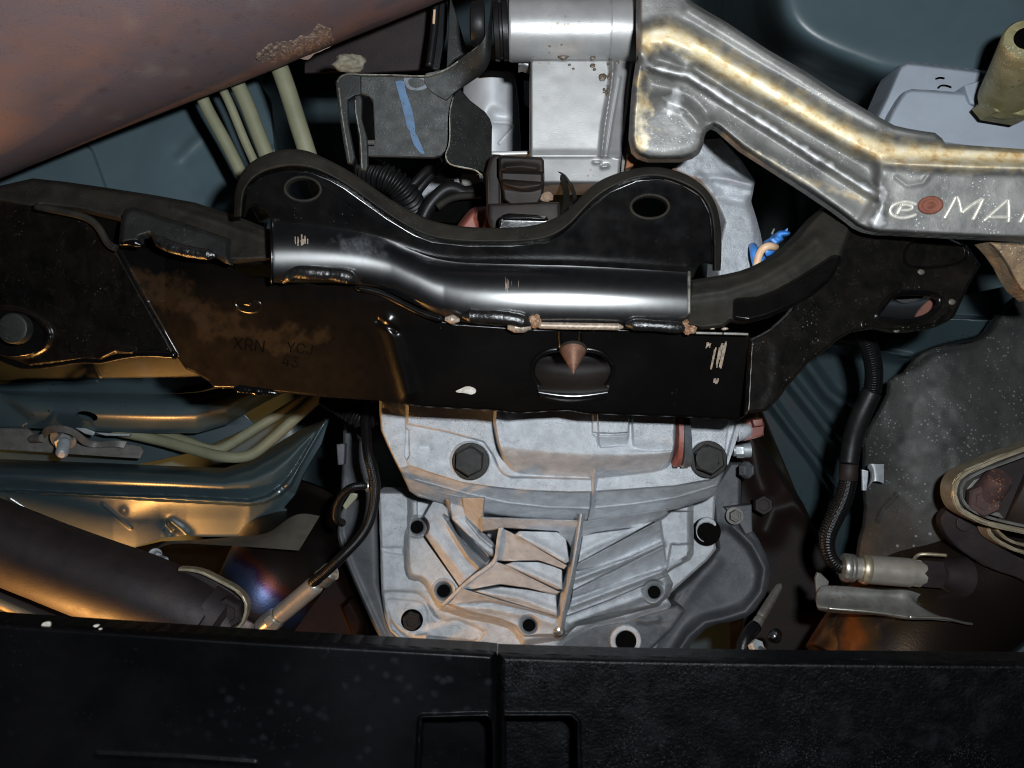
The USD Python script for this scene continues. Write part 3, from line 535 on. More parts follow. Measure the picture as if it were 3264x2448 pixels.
part(os_, 'body', lathe(a, b, [(0, 0.00561), (.14, 0.00594), (.15, 0.00891), (.20, 0.00924), (.70, 0.00924), (.735, 0.00825), (.75, 0.00660), (.80, 0.00660)], 32), TINSTEEL)
part(os_, 'ferrule', lathe(a, b, [(.80, 0.00660), (.81, 0.00937), (.83, 0.00990), (.89, 0.00891), (.90, 0.00937), (.96, 0.00957), (.99, 0.00726), (1.0, 0.00462)], 32), STEEL)
part(os_, 'hex_nut', hexhead(a, .0086, .009, tuple(P(b) - P(a))), TINSTEEL)
part(os_, 'cable', braid([(*G((1750, 1200))[0], .956)] + H((0, 890, .95), (50, 850, .945), (130, 775, .94), (220, 680, .94), (268, 590, .94), (288, 480, .94), (282, 400, .94), (262, 320, .94), (250, 240, .95), (245, 60, .98), (250, -100, 1.0)), 0.0048, .0034), BRAID, True)
part(os_, 'cable_loop', braid(H((262, 440, .945), (225, 440, .94), (170, 452, .94), (125, 500, .945), (105, 560, .95), (112, 600, .955), (135, 615, .965)), 0.0037, .003), BRAID, True)
part(os_, 'cable_clip', lathe((*H((246, 440))[0], .945), (*H((262, 440))[0], .945), [(0, .0058), (.5, .006), (1, .0058)], 20), STEEL)
part(os_, 'pale_clip', plate(H((135, 535), (175, 470), (205, 480), (200, 500), (150, 555)), 0.985, 0.006, 0.001), KHAKI)
ru = relief(sm(H((-60, 560), (60, 640), (130, 820), (230, 1000), (265, 1100), (235, 1180), (150, 1230), (-140, 1260), (-100, 800))), ((900, 1900, 1.12), (1200, 1900, 1.14), (1000, 2000, 1.12)), [(H((130, 1010), (180, 960), (215, 1000), (245, 1080), (230, 1150), (190, 1160)), 1.112, 3)], step=4, edge=(40, 0.03))
single('starter_cover', ru, mk('brown_red_casing', (0.011, 0.0042, 0.003), (0.006, 0.003, 0.0025), 40, 0.6, spec=.05, specks=[((0.14, 0.13, 0.13), 900, 0.25, 0.63, .4, 25.0)], bump=(500, .4, .0006)), 'dark brown red casing with pale chips between downpipe and gearbox', 'engine part', True)

# ================================================================ GEARBOX
gb = thing('gearbox', 'grey cast aluminium gearbox with a ribbed bell and bolted tail cover below the black crossmember', 'gearbox', (1700, 1800, 1.05))
# --- bell plate
bell = H((300, 470), (306, 520), (312, 700), (318, 940), (335, 1060), (360, 1125), (420, 1178), (470, 1250), (1590, 1290), (1630, 1130), (1680, 1000), (1660, 960), (1850, 790), (1892, 738), (1880, 640), (1890, 470))
pocket = sm(N((560, 1095), (700, 1090), (820, 1100), (900, 1130), (940, 1210), (948, 1300), (946, 1398), (860, 1404), (740, 1370), (640, 1300), (580, 1200)), 60)
rim = sm(N((525, 1030), (800, 1030), (880, 1060), (940, 1130), (980, 1220), (1080, 1300), (1220, 1285), (1420, 1370), (1500, 1400), (1400, 1480), (1300, 1500), (960, 1510), (760, 1520), (620, 1400), (545, 1200)), 90)
b1 = relief(bell, 1.058, [
    (N((480, 1030), (830, 1030), (900, 1070), (960, 1170), (1020, 1260), (1120, 1300), (1220, 1285), (1440, 1380), (1440, 1700), (480, 1700)), 1.070, 8),
    (rim, 1.064, 5), (pocket, 1.066, 4),
    (N((955, 1250), (1080, 1310), (1210, 1290), (1420, 1390), (1380, 1480), (960, 1490)), ((1400, 1960, 1.064), (1500, 2000, 1.064), (1400, 2040, 1.067)), 5),
    (N((500, 590), (710, 585), (710, 660), (520, 630)), 1.062, 4), ('ridge', N((600, 672), (705, 668)), .0016, 2.5),
    (N((950, 1440), (1400, 1490), (1400, 1580), (950, 1540)), ((1400, 2020, 1.068), (1500, 2030, 1.068), (1400, 2060, 1.085)), 3),
    (N((545, 1130), (590, 1280), (680, 1390), (760, 1440), (945, 1420), (945, 1530), (770, 1530), (600, 1370)), ((1230, 1950, 1.075), (1300, 2030, 1.070), (1260, 2060, 1.092)), 4),
    (L((1240, 1400), (1560, 1230), (1900, 1180), (2300, 1040), (2500, 1100), (2300, 1700), (1100, 1700)), 1.072, 7),
    ('fn', lambda x, y, z: z + 0.0012 * (meshkit.fbm(np.stack([x, y, 0 * x], -1) / 26, 3, 2) - .5)),
], step=3, back=0.05, edge=(8, 0.006))
bp_ = part(gb, 'bell_plate', b1, CAST, True)
low = L((1300, 1350), (1390, 1300), (1560, 1252), (1800, 1200), (2212, 1090), (2400, 1040), (2480, 1100), (2350, 1280), (2000, 1620), (1100, 1620), (1240, 1425))
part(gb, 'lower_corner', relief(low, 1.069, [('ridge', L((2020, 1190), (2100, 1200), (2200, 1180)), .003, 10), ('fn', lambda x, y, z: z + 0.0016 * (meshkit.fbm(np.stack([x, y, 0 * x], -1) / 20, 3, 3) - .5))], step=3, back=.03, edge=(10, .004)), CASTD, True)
# --- ribbed cover
cover = N((745, 100), (746, 260), (742, 320), (735, 400), (715, 480), (710, 600), (716, 780), (730, 850), (760, 895), (800, 908), (860, 915), (905, 950), (945, 1010), (975, 1070), (1010, 1130), (1060, 1190), (1110, 1208)) + L(
    (300, 1185), (500, 1220), (690, 1275), (745, 1320), (790, 1390), (830, 1445), (880, 1452), (1060, 1418), (1240, 1392), (1320, 1330), (1390, 1270), (1560, 1235), (1800, 1175), (2212, 1062)) + H((1640, 985), (1672, 960), (1690, 900), (1665, 850), (1700, 825), (1770, 790), (1788, 760), (1785, 590), (1790, 400))
fx = lambda *p: [(q[0], q[1], d) for q, d in p]
lf = lambda x, y: L((x, y))[0]
nf = lambda x, y: N((x, y))[0]
hf = lambda x, y: H((x, y))[0]
tp3 = lambda a, da, b, db, c, dc: ((*a, da), (*b, db), (*c, dc))
lay = [
    # left side: flat shoulder, slanted slab with its shadow slit, amber channel, second slab
    (N((840, 0), (850, 440), (900, 480), (1250, 970), (1500, 750), (1400, 300), (1100, 0)), 1.040, 1.5),
    (N((880, 330), (1010, 110), (1140, 110), (1210, 430), (1290, 540), (1500, 742), (1252, 962), (915, 465)), tp3(nf(900, 380), .998, nf(1250, 950), 1.012, nf(1490, 740), .998), 1.2),
    (N((1100, 280), (1180, 330), (1220, 430), (1300, 560), (1500, 745), (1440, 800), (1330, 690), (1240, 560), (1160, 420)), tp3(nf(1150, 360), .998, nf(1470, 770), .998, nf(1400, 600), 1.030), 6),
    (N((1160, 320), (1110, 120), (1200, 120), (1300, 430), (1540, 670), (1500, 745), (1290, 540), (1210, 430)), tp3(nf(1190, 350), 1.026, nf(1510, 730), 1.018, nf(1400, 560), .996), 2),
    (N((1180, 320), (1150, 100), (1330, 100), (1340, 330), (1600, 570), (1595, 680), (1545, 672), (1290, 430)), tp3(nf(1200, 330), .976, nf(1570, 660), .986, nf(1590, 580), .982), 1.5),
    (N((1320, 340), (1270, 100), (1500, 100), (1470, 430), (1600, 560), (1590, 610), (1450, 500)), tp3(nf(1320, 320), .978, nf(1590, 580), .984, nf(1400, 250), .945), 3),
    # facets that go down step by step to the lower left of the spine
    (L((420, 150), (1400, 180), (1420, 640), (1290, 400), (1190, 300), (620, 262), (580, 280), (430, 300)), tp3(lf(430, 160), .920, lf(1400, 190), .920, lf(900, 290), .940), 1.5),
    (L((620, 255), (720, 300), (1295, 640), (1260, 680), (1000, 590), (690, 600), (560, 592), (590, 450)), tp3(lf(720, 310), .938, lf(1280, 640), .938, lf(620, 600), .968), 1.0),
    (L((560, 590), (660, 630), (1190, 890), (1230, 900), (1180, 940), (900, 870), (620, 830), (330, 885), (215, 865)), tp3(lf(660, 640), .966, lf(1190, 890), .966, lf(260, 870), .998), 1.0),
    (L((225, 862), (370, 910), (1190, 1158), (1200, 1190), (900, 1090), (500, 1010), (130, 1035), (40, 1030)), tp3(lf(370, 915), .995, lf(1190, 1158), .995, lf(90, 1030), 1.020), 1.0),
    (L((100, 1032), (500, 1005), (900, 1085), (1200, 1175), (1260, 1300), (1300, 1340), (860, 1345), (770, 1250), (600, 1180), (300, 1110)), tp3(lf(100, 1040), 1.018, lf(1200, 1180), 1.014, lf(860, 1330), 1.018), 5),
    (L((755, 325), (800, 290), (1000, 292), (1190, 300), (1280, 370), (1312, 600), (1275, 625), (1230, 600)), tp3(lf(780, 320), .936, lf(1280, 600), .932, lf(1250, 330), .940), 1.0),
    (L((650, 628), (740, 600), (1000, 600), (1180, 650), (1240, 680), (1245, 885), (1190, 885)), tp3(lf(680, 640), .964, lf(1230, 880), .960, lf(1200, 680), .961), 1.6),
    (L((330, 895), (620, 850), (900, 880), (1180, 930), (1195, 1155), (1180, 1155)), tp3(lf(370, 905), .993, lf(1190, 1150), .989, lf(1180, 930), .990), 1.8),
    # facets on the right of the spine
    (L((1395, 200), (2300, 60), (2300, 170), (1900, 268), (1580, 310), (1435, 345), (1410, 420)), tp3(lf(1400, 200), .920, lf(2300, 120), .945, lf(1600, 310), .950), 1.5),
    (L((1440, 340), (1580, 310), (1900, 268), (2230, 165), (1390, 625)), tp3(lf(1450, 340), .946, lf(2200, 170), .956, lf(1400, 620), .942), 1.2),
    (L((1390, 622), (2240, 165), (2400, 180), (2500, 420), (2212, 430), (1900, 560), (1600, 660), (1370, 690)), tp3(lf(1400, 625), .950, lf(2212, 175), .964, lf(2000, 520), .992), 1.4),
    (L((1370, 690), (1600, 655), (1900, 560), (2212, 420), (2420, 330), (2420, 380), (2212, 468), (1560, 790), (1330, 905)), tp3(lf(1370, 690), .970, lf(2212, 430), .988, lf(1340, 890), .966), 3),
    (L((1340, 900), (1560, 792), (2212, 470), (2500, 340), (2500, 640), (2212, 690), (1800, 810), (1330, 970)), tp3(lf(1340, 900), .974, lf(2212, 480), .990, lf(2000, 740), 1.006), 1.4),
    (L((1330, 965), (1800, 805), (2212, 690), (2450, 590), (2450, 690), (2212, 782), (1700, 1000), (1265, 1162)), tp3(lf(1330, 970), .994, lf(2212, 700), 1.003, lf(1280, 1150), .992), 3),
    (L((1265, 1165), (1700, 1005), (2212, 785), (2500, 660), (2500, 1020), (2212, 1020), (1800, 1110), (1560, 1160), (1400, 1210), (1300, 1300), (1230, 1340)), tp3(lf(1280, 1180), 1.008, lf(2212, 820), 1.012, lf(1300, 1300), 1.020), 2),
    (L((1330, 1300), (1400, 1215), (1560, 1165), (1800, 1115), (2212, 1010), (2500, 1000), (2212, 1080), (1560, 1250), (1390, 1290), (1240, 1420)), tp3(lf(1400, 1200), 1.022, lf(2212, 1010), 1.022, lf(1500, 1250), 1.048), 5),
    (H((1630, 600), (1680, 560), (1800, 560), (1790, 720), (1690, 710), (1660, 830)), 1.012, 3), (H((1680, 715), (1780, 712), (1780, 740), (1700, 800), (1660, 830)), 1.022, 4),
    (ell(*nf(845, 390), 36, 36), 1.034, 4), (ell(*nf(1100, 1005), 38, 38), 1.024, 3), (ell(*hf(1600, 940), 38, 38), 1.018, 4), (ell(*lf(905, 1240), 34, 34), 1.016, 3),
    # rounded crests of the fan of ribs
    ('ridge', L((1375, 775), (1580, 700), (1900, 575), (2240, 420)), .0100, 11), ('ridge', L((1330, 1045), (1560, 960), (1850, 850), (2240, 700)), .0090, 11), ('ridge', L((1310, 1225), (1560, 1130), (1850, 1030), (2240, 880)), .0060, 12),
    ('ridge', L((1425, 520), (1560, 440), (1800, 340), (2100, 230)), .0050, 14),
    ('ridge', L((820, 335), (1050, 450), (1255, 575)), .0050, 13), ('ridge', L((730, 640), (1000, 750), (1215, 850)), .0062, 12), ('ridge', L((420, 905), (800, 965), (1180, 1110)), .0062, 13), ('ridge', L((170, 1050), (520, 1075), (900, 1150), (1150, 1220)), .0050, 13),
    ('ridge', N((930, 410), (1060, 560), (1200, 740), (1300, 870)), .0060, 16), ('ridge', N((1230, 340), (1360, 480), (1560, 640)), .0050, 11),
    ('fn', lambda x, y, z: z + 0.0008 * (meshkit.fbm(np.stack([x, y, 0 * x], -1) / 18, 3, 6) - .5)),
]
holes = [ell(*nf(845, 390), 10.5, 12.5), ell(*nf(1100, 1005), 16, 16.5), ell(*hf(1600, 940), 16.5, 15.5), ell(*lf(905, 1240), 16, 16)]
cv = relief(cover, 1.030, lay, step=1.7, back=0.04, edge=(24, 0.030), holes=holes)
rc_ = part(gb, 'ribbed_cover', cv, CAST, True)
for h in holes:
    q = Polygon(h).centroid; part(rc_, 'bolt_hole', lathe((q.x, q.y, 1.060), (q.x, q.y, 1.033), [(0, .006), (.9, .0065), (1, .0066)], 20), PIT)
# --- spine: a tapering keel between the facets
rows = [L((1385, 120, .950), (1300, 620, .968), (1232, 880, .985), (1182, 1180, 1.012), (1190, 1290, 1.030)), L((1425, 120, .902), (1345, 620, .920), (1288, 900, .944), (1228, 1180, .982), (1220, 1290, 1.006)), L((1440, 120, .902), (1358, 620, .920), (1300, 900, .944), (1240, 1180, .982), (1230, 1290, 1.006)), L((1470, 120, .925), (1392, 620, .950), (1337, 900, .974), (1276, 1180, 1.002), (1266, 1290, 1.022)), L((1474, 120, .960), (1396, 620, .985), (1341, 900, 1.000), (1280, 1180, 1.022), (1272, 1290, 1.035))]
k_ = [P(np.moveaxis(curve(r, 60), -1, 0)) for r in rows]
part(rc_, 'spine_rib', face_cam(grid(np.array(k_))), CAST, 50)
part(rc_, 'bright_nick', blob((*lf(1212, 1303), 1.011), .0052, 3, .4, (1.1, 1.0, .5)), STEEL, True)
part(rc_, 'diagonal_rib', tube(L((625, 255, .938), (590, 470, .955), (560, 592, .968), (380, 735, .982), (225, 862, .998), (40, 1035, 1.020)), [.0026, .0024, .0024, .0022, .0022, .002], 10, 50), CAST, True)
# --- bosses and bolts in the bell
for (px, py), ro, ri, d in ((nf(1540, 1570), 43, 31, 1.058), (lf(1880, 1400), 50, 33, 1.064)):
    part(bp_, 'bolt_boss', relief(ell(px, py, ro, ro * 1.02), d, step=2, back=.03, holes=[ell(px, py, ri, ri)], edge=(3, .003)), CAST, True)
    part(bp_, 'boss_bore', lathe((px, py, 1.10), (px, py, d + .002), [(0, .0115), (.98, ri * FF * d * 1.005), (1, ri * FF * d * 1.005)], 28), PIT)
    part(bp_, 'bell_bolt', hexhead((px, py, d + .018), .0088, .010), RUBD)
px, py = nf(795, 1285)
part(bp_, 'bolt_washer', disc((px, py, 1.066), .0118, .002), PIT); part(bp_, 'bell_bolt', hexhead((px, py, 1.064), .0098, .010, turn=.4), RUBD)
# --- tail cover
tail = H((308, -60), (308, 85), (316, 180), (345, 250), (378, 320), (410, 380), (432, 425), (450, 465), (490, 492), (600, 522), (720, 552), (860, 577), (1000, 594), (1120, 602), (1250, 606), (1300, 605), (1420, 596), (1560, 582), (1720, 545), (1860, 500), (1892, 482), (1902, 450), (1925, 380), (1945, 300), (1965, 230), (1990, 150), (2000, 60), (2000, -60))
face = H((440, -60), (432, 150), (436, 240), (424, 300), (450, 345), (560, 382), (700, 425), (860, 448), (1000, 462), (1200, 470), (1300, 468), (1500, 455), (1700, 440), (1860, 412), (1905, 380), (1930, 300), (1950, 140), (1960, -60))
bowl = sm(H((870, -90), (850, 40), (850, 130), (858, 200), (875, 270), (905, 330), (950, 372), (1080, 395), (1290, 402), (1450, 388), (1600, 370), (1662, 345), (1690, 280), (1700, 200), (1720, 40), (1700, -90)), 90)
drum = H((880, -90), (870, 60), (880, 150), (905, 220), (960, 262), (1100, 285), (1300, 290), (1480, 285), (1640, 270), (1690, 220), (1690, -90))
tl = relief(tail, tp3(hf(400, 400), .968, hf(1300, 600), .978, hf(1900, 480), .968), [
    (tail, grad(H((300, 380), (450, 345), (700, 425), (1000, 462), (1300, 468), (1700, 440), (1905, 380), (2000, 300)), H((300, 400), (450, 465), (720, 552), (1000, 594), (1300, 605), (1560, 582), (1860, 500), (2000, 400)), [0, .45, .55, 1], [.924, .944, .948, .972]), 2),
    (face, .920, 2.2),
    (H((440, -60), (440, 150), (640, 190), (800, 235), (845, 300), (880, 380), (930, 400), (1080, 402), (1300, 408), (1300, -60)), .913, 4),
    (H((440, 150), (640, 190), (790, 232), (840, 300), (860, 350), (900, 392), (850, 410), (780, 400), (600, 330), (430, 290)), .921, 4),
    (bowl, grad(H((800, 250), (1300, 290), (1720, 260)), H((800, 390), (1080, 395), (1300, 402), (1600, 370), (1720, 350)), [0, .2, .85, 1], [.872, .878, .910, .915]), 5),
    (drum, lambda x, y: .872 + .018 * np.clip(np.abs(x - hf(1150, 0)[0]) / 300, 0, 1.4) ** 2.5, 7),
    (H((1305, -90), (1310, 190), (1400, 195), (1480, 190), (1492, -90)), .868, 3),
    (H((1310, 195), (1345, 205), (1480, 200), (1470, 250), (1350, 260)), ((*hf(1310, 190), .868), (*hf(1480, 190), .868), (*hf(1400, 260), .884)), 3),
    (H((1500, -90), (1495, 120), (1500, 250), (1560, 275), (1690, 275), (1700, 120), (1690, -90)), lambda x, y: .873 + .012 * np.clip(np.abs(y - hf(0, 150)[1]) / 90, 0, 1.3) ** 2.5, 5),
    (ell(*hf(735, 320), 62, 60), .916, 3), (ell(*hf(1850, 312), 58, 56), .916, 3),
    ('ridge', [ell(*hf(523, 260), 12, 12)[k] for k in (0, 20)], -.004, 12),
    (H((436, 170), (424, 300), (438, 318), (450, 300), (448, 180)), .926, 1.5),
    ('ridge', H((480, 412), (720, 478), (900, 520), (1100, 543), (1300, 548), (1500, 528), (1700, 498), (1890, 440)), .0016, 3),
    ('ridge', H((600, 475), (720, 500), (860, 515)), .0012, 1.6),
    ('fn', lambda x, y, z: z + 0.0008 * (meshkit.fbm(np.stack([x, y, 0 * x], -1) / 20, 3, 9) - .5)),
], step=1.8, back=0.09, edge=(7, 0.008))
tc_ = part(gb, 'tail_cover', tl, CAST, True)
rows = [H((1318, 60, .885), (1318, 260, .890), (1308, 380, .915), (1300, 470, .925), (1298, 604, .975)), H((1335, 60, .860), (1335, 260, .874), (1322, 380, .903), (1314, 470, .914), (1288, 604, .962)), H((1352, 60, .885), (1352, 260, .890), (1340, 380, .915), (1330, 470, .925), (1320, 604, .975))]
part(tc_, 'parting_rib', face_cam(grid(np.array([P(np.moveaxis(curve(r, 50), -1, 0)) for r in rows]))), CAST, 50)
for (x, y), t in ((hf(735, 320), .15), (hf(1850, 312), .35)):
    part(tc_, 'bolt_flange', disc((x + 2, y + 3, .917), .0172, .004), BOLT); part(tc_, 'cover_bolt', cat(hexhead((x, y, .9135), .0140, .016, turn=t), disc((x, y, .8985), .0105, .0012)), BOLT)
dp_ = part(gb, 'drain_plug', lathe((*hf(1690, 195), .905), (*hf(1716, 195), .905), [(0, .028), (.1, .0305), (.9, .0305), (1, .029)], 40), REDC, label='red sealing washer')
n_ = 9
part(dp_, 'thread', lathe((*hf(1714, 195), .906), (*hf(1750, 192), .906), [(k / (2 * n_), .0312 if k % 2 else .0285) for k in range(2 * n_ + 1)], 40), GALV)
part(tc_, 'end_fin', plate(H((1940, 330), (1968, 220), (1990, 148), (2015, 140), (1985, 240), (1948, 345)), .915, .02, .001), CAST)
part(gb, 'nipple', lathe((*hf(1985, 190), .935), (*hf(2055, 175), .935), [(0, 0.00900), (.5, 0.00810), (.9, 0.00540), (1, 0.00360)], 24), CAST)
# side covers of the bell
wing = sm(H((150, 130), (185, 215), (235, 235), (285, 400), (300, 520), (308, 760), (322, 960), (360, 1090), (440, 1200), (400, 1260), (330, 1190), (240, 1010), (160, 820), (112, 680), (120, 600), (132, 400)), 90)
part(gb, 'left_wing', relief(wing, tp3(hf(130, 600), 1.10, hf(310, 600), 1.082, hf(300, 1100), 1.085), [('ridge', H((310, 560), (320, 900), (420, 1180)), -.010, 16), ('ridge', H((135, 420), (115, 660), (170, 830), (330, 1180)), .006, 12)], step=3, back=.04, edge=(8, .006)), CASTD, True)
part(gb, 'wing_lug', plate(H((106, 245), (146, 243), (142, 340), (112, 345)), 1.08, .02, .002), CASTD)
rc = H((1870, 470), (1960, 330), (2010, 330), (2006, 560), (2055, 640), (2090, 690), (2125, 760), (2143, 830), (2140, 900), (2122, 960), (2085, 1020), (2030, 1060), (1960, 1080), (1900, 1088), (1845, 1110), (1790, 1165), (1740, 1240), (1480, 1260), (1600, 1130), (1680, 1000), (1700, 950), (1860, 790), (1900, 735), (1885, 600))
rp = relief(rc, 1.10, [(sm(H((1890, 640), (1985, 660), (2050, 740), (2092, 830), (2085, 910), (2040, 980), (1940, 1030), (1860, 1050), (1760, 1100), (1660, 1240), (1550, 1250), (1700, 960)), 70), 1.115, 10),
    ('ridge', H((1975, 640), (2060, 720), (2118, 830), (2100, 940), (2030, 1030), (1920, 1065), (1840, 1080), (1760, 1150), (1700, 1240)), .012, 14),
    ('ridge', H((1890, 800), (1800, 900), (1690, 1060), (1580, 1200)), .006, 22)], step=3, back=.05, edge=(10, .008))
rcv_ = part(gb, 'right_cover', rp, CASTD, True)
part(rcv_, 'cover_lug', plate(H((1935, 545), (2060, 528), (2064, 660), (2030, 670), (1990, 600)), 1.085, .02, .002), CASTD)
part(rcv_, 'lug_bolt', cat(disc((*hf(1978, 580), 1.085), .0098, .002), hexhead((*hf(1978, 580), 1.083), .0068, .006)), GREYST)
part(gb, 'side_bolt', cat(lathe((*hf(1970, 275), 1.03), (*hf(2055, 270), 1.03), [(0, 0.00600), (.5, 0.00600), (.52, 0.00800), (.95, 0.00800), (1, 0.00650)], 20), hexhead((*hf(1990, 275), 1.03), .0075, .008, (1, 0, -.4))), GALV)
part(gb, 'side_nut', hexhead((*hf(2022, 365), 1.06), .009, .008, (.6, 0, -.8)), CASTD)
part(gb, 'socket_hole', lathe((*hf(1848, 655), 1.10), (*hf(1846, 655), 1.052), [(0, .012), (.97, .0150), (1, .0150)], 28), PIT)
part(gb, 'socket_rim', relief(ell(*hf(1850, 650), 36, 42), 1.051, step=2, back=.04, holes=[ell(*hf(1846, 656), 30, 29)], edge=(3, .003)), CAST, True)
# upper bell side behind the bracket, seen right of the bracket ear
ub = C((250, 940), (330, 885), (430, 780), (520, 770), (640, 900), (712, 1010), (690, 1125), (720, 1220), (742, 1300), (762, 1400), (770, 1560), (500, 1560), (520, 1340), (545, 1240), (490, 1110), (400, 1010))
part(gb, 'upper_casting', relief(ub, tp3(C((400, 900))[0], .865, C((700, 1000))[0], .885, C((600, 1400))[0], .87), [(C((690, 1010), (400, 960), (560, 1105), (690, 1120)), .880, 8), ('ridge', C((400, 985), (560, 1000), (690, 1030)), .014, 14), ('ridge', C((690, 1125), (720, 1220), (760, 1400)), -.01, 14), ('ridge', C((500, 1100), (600, 1120), (690, 1125)), -.008, 14), ('fn', lambda x, y, z: z + 0.0024 * (meshkit.fbm(np.stack([x, y, 0 * x], -1) / 22, 3, 11) - .5))], step=3, back=.05, edge=(8, .006)), CAST, True)
part(gb, 'mount_pad', plate(B((620, 1310), (690, 1230), (740, 1130), (900, 1140), (1080, 1110), (1100, 1200), (900, 1330), (760, 1400), (620, 1390)), 1.04, .03, .003, rnd=4), CAST)
ob = B((960, 470), (1075, 445), (1300, 450), (1420, 480), (1420, 1040), (1100, 1040), (960, 800))
part(gb, 'rear_housing', relief(ob, lambda x, y: 0.985 + 0.03 * ((x - B((1140, 0))[0][0]) / 90) ** 2, [('ridge', B((1150, 787), (1240, 790), (1275, 805), (1270, 825), (1190, 920)), -.005, 2.5), (B((1130, 700), (1300, 740), (1330, 790), (1130, 780)), 1.0, 12), (B((1295, 470), (1340, 470), (1345, 700), (1390, 760), (1385, 960), (1335, 960), (1315, 690)), 1.06, 1.5)], step=3, back=.03), mk('pale_cast_aluminium', (0.58, 0.59, 0.61), (0.48, 0.49, 0.51), 38, 0.5, 0.62, metal=0.2, bump=(1200, .4, .0006)), True)
for o in (B((1060, 380), (1340, 385), (1400, 420), (1400, 480), (1290, 470), (1250, 455), (1140, 450), (1060, 455)), B((1285, 440), (1345, 440), (1340, 660), (1385, 690), (1378, 965), (1330, 962), (1312, 660))):
    part(gb, 'gap_shade_sheet', plate(o, .955, .02, .002), PIT)  # near-black sheets put in as the shade of the gaps

# ================================================================ CROSSMEMBER
cm = thing('crossmember', 'welded glossy black steel crossmember spanning the picture with two drilled ears', 'crossmember', (1500, 1000, 0.75))
ef = lambda x, y: E((x, y))[0]
df = lambda x, y: D((x, y))[0]
ffp = lambda x, y: F((x, y))[0]
inner = E((-36, 400), (-33, 368), (-20, 286), (20, 240), (62, 217), (166, 195), (268, 205), (350, 238), (415, 275), (500, 335), (600, 408), (720, 480), (800, 510), (950, 527), (1150, 527), (1300, 512), (1400, 455), (1480, 370), (1580, 290), (1700, 240), (1800, 232), (1900, 262), (1980, 312), (2022, 390), (2033, 500), (2035, 640))
outer = E((-78, 403), (-75, 360), (-71, 293), (-27, 190), (63, 128), (166, 104), (255, 114), (330, 146), (415, 190), (500, 245), (600, 315), (700, 375), (800, 420), (950, 446), (1120, 450), (1260, 436), (1370, 390), (1440, 330), (1520, 255), (1640, 203), (1760, 182), (1860, 196), (1960, 240), (2040, 330), (2072, 470), (2070, 640))
earpl = tp3(ef(100, 600), .757, ef(1900, 600), .757, ef(1000, 200), .728)
dz = depth_of(earpl)
chord = E((2035, 640), (2060, 652), (2040, 612), (1995, 600), (1968, 630), (1950, 668), (1930, 700), (1500, 690), (1100, 680), (900, 660), (750, 620), (600, 545), (500, 510), (300, 500), (97, 500), (97, 478), (90, 423), (63, 375), (21, 348), (-13, 361), (-30, 400))
hl, hr = ell(*ef(228, 280), 55, 36, .06), ell(*ef(1758, 358), 59, 36, .0)
ep_ = part(cm, 'ear_plate', plate(inner + chord, earpl, .004, .0012, holes=[hl, hr], seg=12), BLACK)
for h in (hl, hr):
    q = Polygon(h); part(ep_, 'hole_rim', relief(list(q.buffer(7).exterior.coords), lambda x, y: dz(x, y) - .0012, step=1.6, back=.006, holes=[q.buffer(-3)], edge=(3, .002)), BLACKD, True)
ci, co = curve(inner, 160), curve(outer, 160)
lerp = lambda t, d: [(*(ci[k] * (1 - t) + co[k] * t), float(dz(*(ci[k] * (1 - t) + co[k] * t))) + d) for k in range(160)]
R_ = [P(np.moveaxis(np.array(lerp(t, d)), -1, 0)) for t, d in ((-.04, .001), (.06, -.004), (.18, -.010), (.27, -.0118), (.34, -.0112), (.55, -.007), (.85, -.001), (.97, .002), (1.0, .006), (.97, .014))]
part(ep_, 'ear_flange', face_cam(grid(np.array(R_[2:]))), BLACKD, True)
part(ep_, 'flange_bend', face_cam(grid(np.array(R_[:3]))), BLACK, True)
part(ep_, 'flange_glint', sweep(R_[3][6:150], .0008, 8), BLACKD, True, label='narrow raised line put in for the highlight along the flange bend')  # thin bead standing in for the highlight on the bend
# the half round saddle
sx = [92, 200, 330, 460, 580, 700, 820, 950, 1150, 1400, 1650, 1930]
yt = PchipInterpolator(sx, [428, 430, 442, 460, 490, 545, 588, 606, 612, 618, 630, 648]); yb = PchipInterpolator(sx, [694, 692, 692, 702, 726, 776, 834, 868, 884, 888, 893, 900])
sad_base = lambda x: 7490e-4 + .0030 * ((np.asarray(x, float) - 1350) / 500) ** 2 * (np.asarray(x) > 850) + .0030 * (np.asarray(x) <= 850) - .009 * np.clip((620 - np.asarray(x, float)) / 520, 0, 1) ** 1.3
xs = np.linspace(92, 1930, 260); rows = []
for th_ in np.linspace(-0.05, np.pi * 1.0, 60):
    y = (yt(xs) + yb(xs)) / 2 - (yb(xs) - yt(xs)) / 2 * np.cos(th_)
    px, py = 800 + xs / 1.3825, 400 + y / 1.3825
    rows.append(X(px, py, sad_base(xs) - .0155 * np.sign(np.sin(th_)) * abs(np.sin(th_)) ** (1.5 if th_ < np.pi / 2 else .8)))
sad = face_cam(grid(np.array(rows)))
def scuff_at(x, y):
    n1 = meshkit.fbm(np.stack([x, y, 0 * x], -1) / 22, 4, 71); n2_ = meshkit.fbm(np.stack([x, y, 0 * x], -1) / 5, 2, 72); a = np.hypot((x - ef(480, 0)[0]) / 74, (y - ef(0, 545)[1]) / 44)
    return np.clip(1.25 - a + (n1 - .5) * 1.6, 0, 1) * np.clip(n2_ * 1.7, 0, 1)
sad = (sad[0], sad[1]); sd_ = part(cm, 'saddle', sad, GLOSS, True); stain_on(sd_, sad, scuff_at)
part(sd_, 'saddle_end', sweep(np.array([r[-1] for r in rows]), .0012, 8), EDGE, True); part(sd_, 'saddle_end', sweep(np.array([r[0] for r in rows]), .0012, 8), BLACK, True)
